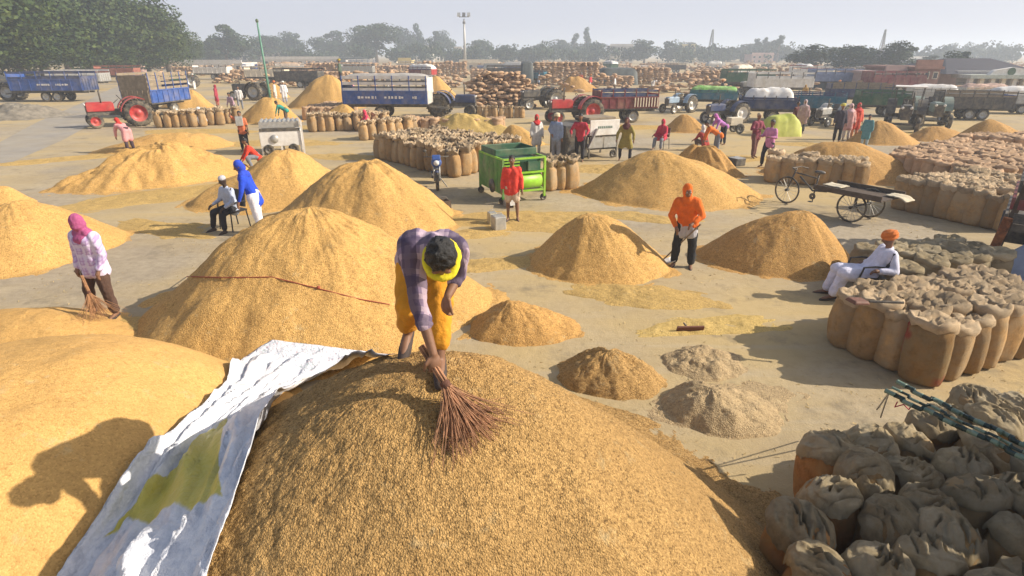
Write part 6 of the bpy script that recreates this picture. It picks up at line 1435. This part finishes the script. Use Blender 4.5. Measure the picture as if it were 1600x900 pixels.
# dark sheeted stacks
SHEET = mat('dark grey tarpaulin', (.075, .085, .08), .7, .3, 1.5, .4)
for lb, x0, x1, yt, yb in [('dark sheeted stack at the left end of the long sack stack', 813, 834, 97, 134), ('wide dark sheeted stack right of the long sack stack', 938, 998, 107, 133), ('dark sheeted stack behind the far left sack stacks', 524, 574, 90, 106), ('dark sheeted stack behind the brick coloured one at the right', 1140, 1205, 115, 140), ('grey sheeted stack under the rounded dark tree', 1230, 1285, 122, 138), ('blue grey sheeted stack before the dark right hand trees', 1290, 1348, 120, 140)]:
    a, b = P(x0, yb, 0), P(x1, yb, 0); W = (b - a).length; H = PT(x0, yt, a.y).z; n, k = 24, 12
    x = np.linspace(-1, 1, n)[:, None] * np.ones((1, k)); y = np.linspace(-1, 1, k)[None, :] * np.ones((n, 1)); e = np.clip((1 - np.abs(x) ** 9) * (1 - np.abs(y) ** 9), 0, 1) ** .35
    z = H * e * (1 + .07 * fbm(x * 4, y * 3, x0, 3)); V = np.stack([x * W / 2, y * 2.5 + 2.5, z], -1).reshape(-1, 3)
    o = link('sheeted_stack', npmesh('sheeted_stack', V, gridfaces(n, k, False), SHEET), loc=((a.x + b.x) / 2, a.y, 0)); tag(o, lb, 'stack', 'sheeted stacks in the distance')
# lamp pole
p = P(727, 104, 0); H = PT(727, 34, p.y).z; ht = PT(727, 24, p.y).z
o = thing('floodlight_pole', 'tall floodlight pole with three lamp heads rising above the horizon', 'lamp pole', p)
rr = p.y / FPX * 1.7; mb = MB(); mb.tube([(0, 0, 0), (0, 0, H * .5), (0, 0, ht - 1)], [rr * 1.3, rr, rr * .7], 10); mb.build('pole', STEEL, o, True)
mb = MB(); u = p.y / FPX; mb.beam((-7 * u, 0, ht - 2 * u), (7 * u, 0, ht - 2 * u), u * .9); mb.lathe([(0, 0), (2 * u, 0), (2 * u, 3 * u), (0, 3 * u)], 10, (0, 0, ht - 11 * u)); mb.build('crossarm', DARK, o)
for k in (-7, 0, 7): mb = MB(); mb.box((k * u, -u, ht + 1 * u), (4.4 * u, 2.4 * u, 4.6 * u), (R(-25), 0, 0)); mb.build('lamp_head', STEEL if k else DARK, o)
# leaning green pole
a = P(428, 187, 0); b = PT(401, 30, a.y); o = thing('marker_pole', 'slender leaning green pole rising from the far golden heap', 'pole', a)
mb = MB(); d = b - a; mb.tube([(0, 0, 0), tuple(d * .5), tuple(d)], [.085, .07, .05], 8); mb.build('shaft', mat('faded green paint', (.10, .24, .17), .6, .2, 2), o, True); mb = MB(); mb.ell(tuple(d * .985), (.09, .09, .12)); mb.build('tip', DGREEN, o, True)
# masts
def mast(label, px, base, top, w_):
    p = P(px, base, 0); H = PT(px, top, p.y).z; o = thing('lattice_mast', label, 'mast', p); mb = MB(); n = 9
    for e in ((-1, -1), (1, -1), (1, 1), (-1, 1)): mb.beam((e[0] * w_, e[1] * w_, 0), (e[0] * w_ * .15, e[1] * w_ * .15, H), .22)
    mb.build('leg_frame', DARK, o); mb = MB()
    for k in range(n):
        r0, r1 = w_ * (1 - .85 * k / n), w_ * (1 - .85 * (k + 1) / n); z0, z1 = H * k / n, H * (k + 1) / n
        mb.beam((-r0, -r0, z0), (r1, -r1, z1), .14); mb.beam((r0, -r0, z0), (-r1, -r1, z1), .14); mb.beam((-r0, -r0, z0), (r0, -r0, z0), .14)
    mb.build('bracing', DARK, o)
mast('dark lattice mast right of the yellow house', 1108, 97, 46, 1.3); mast('faint thin mast above the dark right hand trees', 1372, 100, 46, .9)

# ------------------------------------------------------------------ haze
mb = MB(); mb.b2(-1260, 1260, -360, 1560, -1.0, 24.0); hzm = bpy.data.materials.new('haze'); hzm.use_nodes = True; t = hzm.node_tree; t.nodes.clear()
out = t.nodes.new('ShaderNodeOutputMaterial'); pv = t.nodes.new('ShaderNodeVolumePrincipled'); pv.inputs['Color'].default_value = (.76, .86, 1.0, 1); pv.inputs['Density'].default_value = .0016; pv.inputs['Anisotropy'].default_value = .2
t.links.new(pv.outputs[0], out.inputs['Volume']); ho = mb.build('haze', hzm); ho['kind'] = 'stuff'; ho['label'] = 'pale dusty haze over the whole yard'
